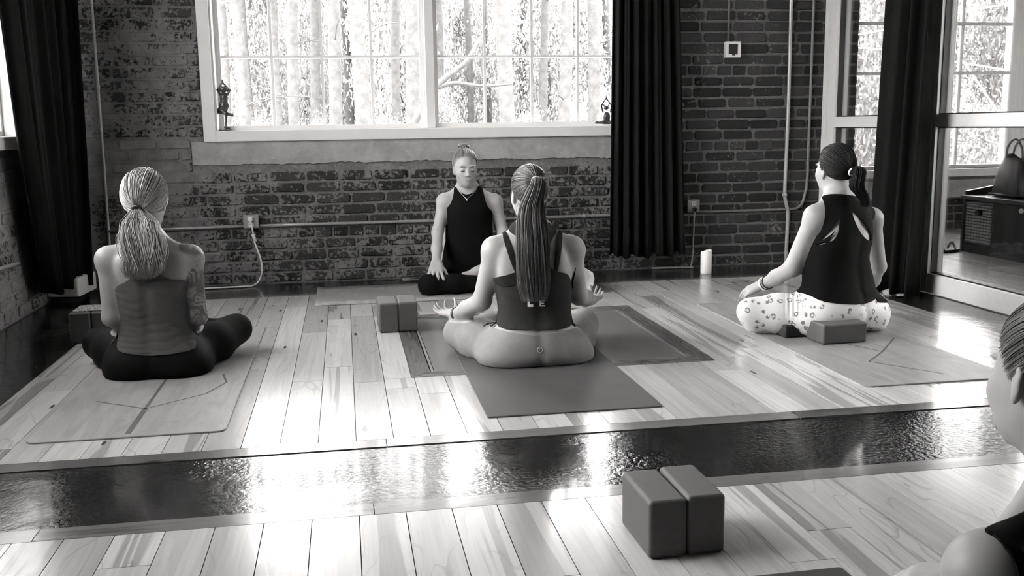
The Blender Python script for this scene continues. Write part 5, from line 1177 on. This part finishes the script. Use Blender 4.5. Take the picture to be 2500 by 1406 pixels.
# ---- foreground woman, cropped by the frame
E = Person('foreground woman in dark top turned away, light brown hair swept back off her cheek', dict(yaw=.62, skin=SK['e'], h=.0052, groove=0.0, floor=.003,
    sections=[('w', .01, 1.13, 1.11, .15, .10), ('w', .08, 1.13, 1.12, .175, .125), ('w', .16, 1.12, 1.14, .155, .11), ('w', .24, 1.10, 1.17, .14, .10), ('w', .30, 1.12, 1.21, .15, .105), ('w', .355, 1.12, 1.245, .155, .10), ('w', .40, 1.12, 1.26, .13, .08), ('w', .44, 1.12, 1.27, .085, .062), ('w', .49, 1.12, 1.28, .055, .052)], head=(('w', 1.096, 1.325, .588), -.10, .20, -.15, 1.06), ear=-.022, neck=.050,
    armL=(('w', .885, 1.16, .355), ('w', .86, 1.05, .16), ('w', .93, 1.20, .125)), armR=(('w', 1.26, 1.375, .37), ('w', 1.27, 1.42, .19), ('w', 1.13, 1.56, .14)), armr=(.054, .043, .027),
    handL=dict(d=V3(.7, .5, -.2), n=V3(0, 0, 1), thumb=1), handR=dict(d=V3(-.6, .7, -.2), n=V3(0, 0, 1), thumb=-1),
    legL=(('w', 1.06, 1.08, .11), ('w', .72, 1.26, .08), ('w', 1.02, 1.46, .055), ('w', 1.14, 1.52, .045)), legR=(('w', 1.2, 1.17, .11), ('w', 1.24, 1.56, .08), ('w', .92, 1.36, .055), ('w', .82, 1.34, .045)), legr=(.092, .064, .054, .034)))

E.cloth('leggings', smin(E.trunk, E.legs, .03), .004, lambda V: np.maximum(.17-V[:, 2], sample(E.g, E.trunk, V)-.06), FAB['black'], .003)
E.cloth('dark_top', smin(E.trunk, E.armf, .028), .006, keep_px(E, [(2398, 1292), (2425, 1278), (2470, 1262), (2540, 1230), (2700, 1250), (2900, 1500), (2760, 2300), (2450, 2300), (2500, 1700), (2497, 1440), (2485, 1385), (2465, 1348), (2440, 1315), (2420, 1299)], lim=.2, front=lambda V, q: np.minimum(np.minimum(.43-V[:, 2], V[:, 2]-.10), sample(E.g, E.armf, V)-sample(E.g, E.trunk, V)-.0)), FAB['E_top'], .004)
hE = hair_cap('hair', E.HC, E.HR, (.080, .099, .096), V3(.05, -.80, .45), 2900, HAIR['e'], E.root, 45, k=1.06, thick=.0011, flyaway=.05, lift=.06)
bc = E.HC+E.HR@V3(.005, -.118, .075); r_ = np.random.default_rng(4); bp = []
for i in range(110):
    a = unit(r_.normal(size=3)); b = unit(np.cross(a, r_.normal(size=3))); s_ = np.linspace(0, r_.uniform(1.5, 3.2), 12); bp.append(bc+(np.cos(s_)[:, None]*a+np.sin(s_)[:, None]*b)*V3(.036, .034, .034)*r_.uniform(.85, 1.1))
V, F = strands(bp, [.0028]*len(bp)); mobj('hair_bun', V, F, HAIR['e'], hE, smooth=True)
c_ = fl(2058, 1379, .095); block('black foam block lying flat at the frame edge beside the foreground woman', c_[0]-.115, c_[1]-.075, .23, .15, .095, .015, 'foam_dark')

# ================================================================== FROG FIGURINES ON THE SILL
def figurine(label, prims, base, mat, h=.0022):
    allp = [p for p, k in prims]; lo = np.min([p[0] for p in allp], 0)-.006; hi = np.max([p[1] for p in allp], 0)+.006; g = Grid(lo, hi, h); Fd = g.new()
    for p, k in prims: g.add(Fd, p, k)
    V, Q = surface_nets(Fd, g); t = thing('frog_figurine', label, 'figurine', base); mobj('figure', V, Q, mat, t, smooth=True); return t
FY = 6.545
def fp(px, py, dy=0.0): return at(px, py, FY+dy)
P = lambda *q: fp(*q)
pr = [(EL(P(547, 238), (.028, .024, .032)), .012), (EL(P(547, 257), (.035, .030, .034)), .014), (EL(P(546, 218), (.031, .026, .019)), .010), (EL(P(551, 212), (.007, .008, .007)), .004), (EL(P(540, 212), (.007, .008, .007)), .004),
      (RC(P(538, 232), P(531, 219), .0075, .0065), .006), (RC(P(531, 219), P(541, 204), .0065, .005), .005), (RC(P(555, 232), P(561, 220), .0075, .0065), .006), (RC(P(561, 220), P(546, 204), .0065, .005), .005), (RC(P(543.5, 204), P(543, 196), .0065, .006), .005),
      (RC(P(539, 264), P(530, 273), .013, .011), .008), (RC(P(530, 273), P(556, 278), .011, .0075), .006), (RC(P(556, 278), P(567, 281), .009, .011), .006),
      (RC(P(551, 266), P(552, 290), .013, .0085), .008), (RC(P(552, 290), P(552, 309), .0085, .0075), .006), (RC(P(550, 311), P(562, 312, -.02), .008, .007), .006)]
tf = figurine('dark bronze frog figurine balancing on one leg with arms overhead on the window sill', pr, (fp(550, 316)[0], FY, 1.0), MT['bronze'])
b0, b1 = fp(529, 316), fp(567, 316); n = 24; V = [(fp(550, 316)[0]+.045*math.cos(a), FY+.035*math.sin(a), z) for z in (1.0, 1.008) for a in np.linspace(0, 2*math.pi, n, endpoint=False)]
mobj('base', V, [tuple(range(n))[::-1], tuple(range(n, 2*n))]+[(k, (k+1) % n, n+(k+1) % n, n+k) for k in range(n)], MT['bronze'], tf)
pr = [(EL(P(1481, 285), (.026, .024, .034)), .012), (EL(P(1480, 263), (.019, .018, .015)), .010), (EL(P(1474, 257), (.006, .006, .006)), .003), (EL(P(1486, 257), (.006, .006, .006)), .003),
      (RC(P(1472, 273), P(1468, 258), .006, .0055), .005), (RC(P(1468, 258), P(1479, 241), .0055, .0045), .004), (RC(P(1490, 273), P(1493, 258), .006, .0055), .005), (RC(P(1493, 258), P(1481, 241), .0055, .0045), .004), (RC(P(1480, 241), P(1480, 233), .005, .0035), .004),
      (RC(P(1476, 297), P(1455, 299, -.02), .011, .009), .006), (RC(P(1455, 299, -.02), P(1488, 301, -.035), .008, .007), .004), (RC(P(1486, 297), P(1507, 299, -.02), .011, .009), .006), (RC(P(1507, 299, -.02), P(1474, 301, -.035), .008, .007), .004)]
figurine('dark bronze frog figurine sitting cross-legged with arms raised beside the curtain', pr, (fp(1481, 302)[0], FY, 1.0), MT['bronze'])
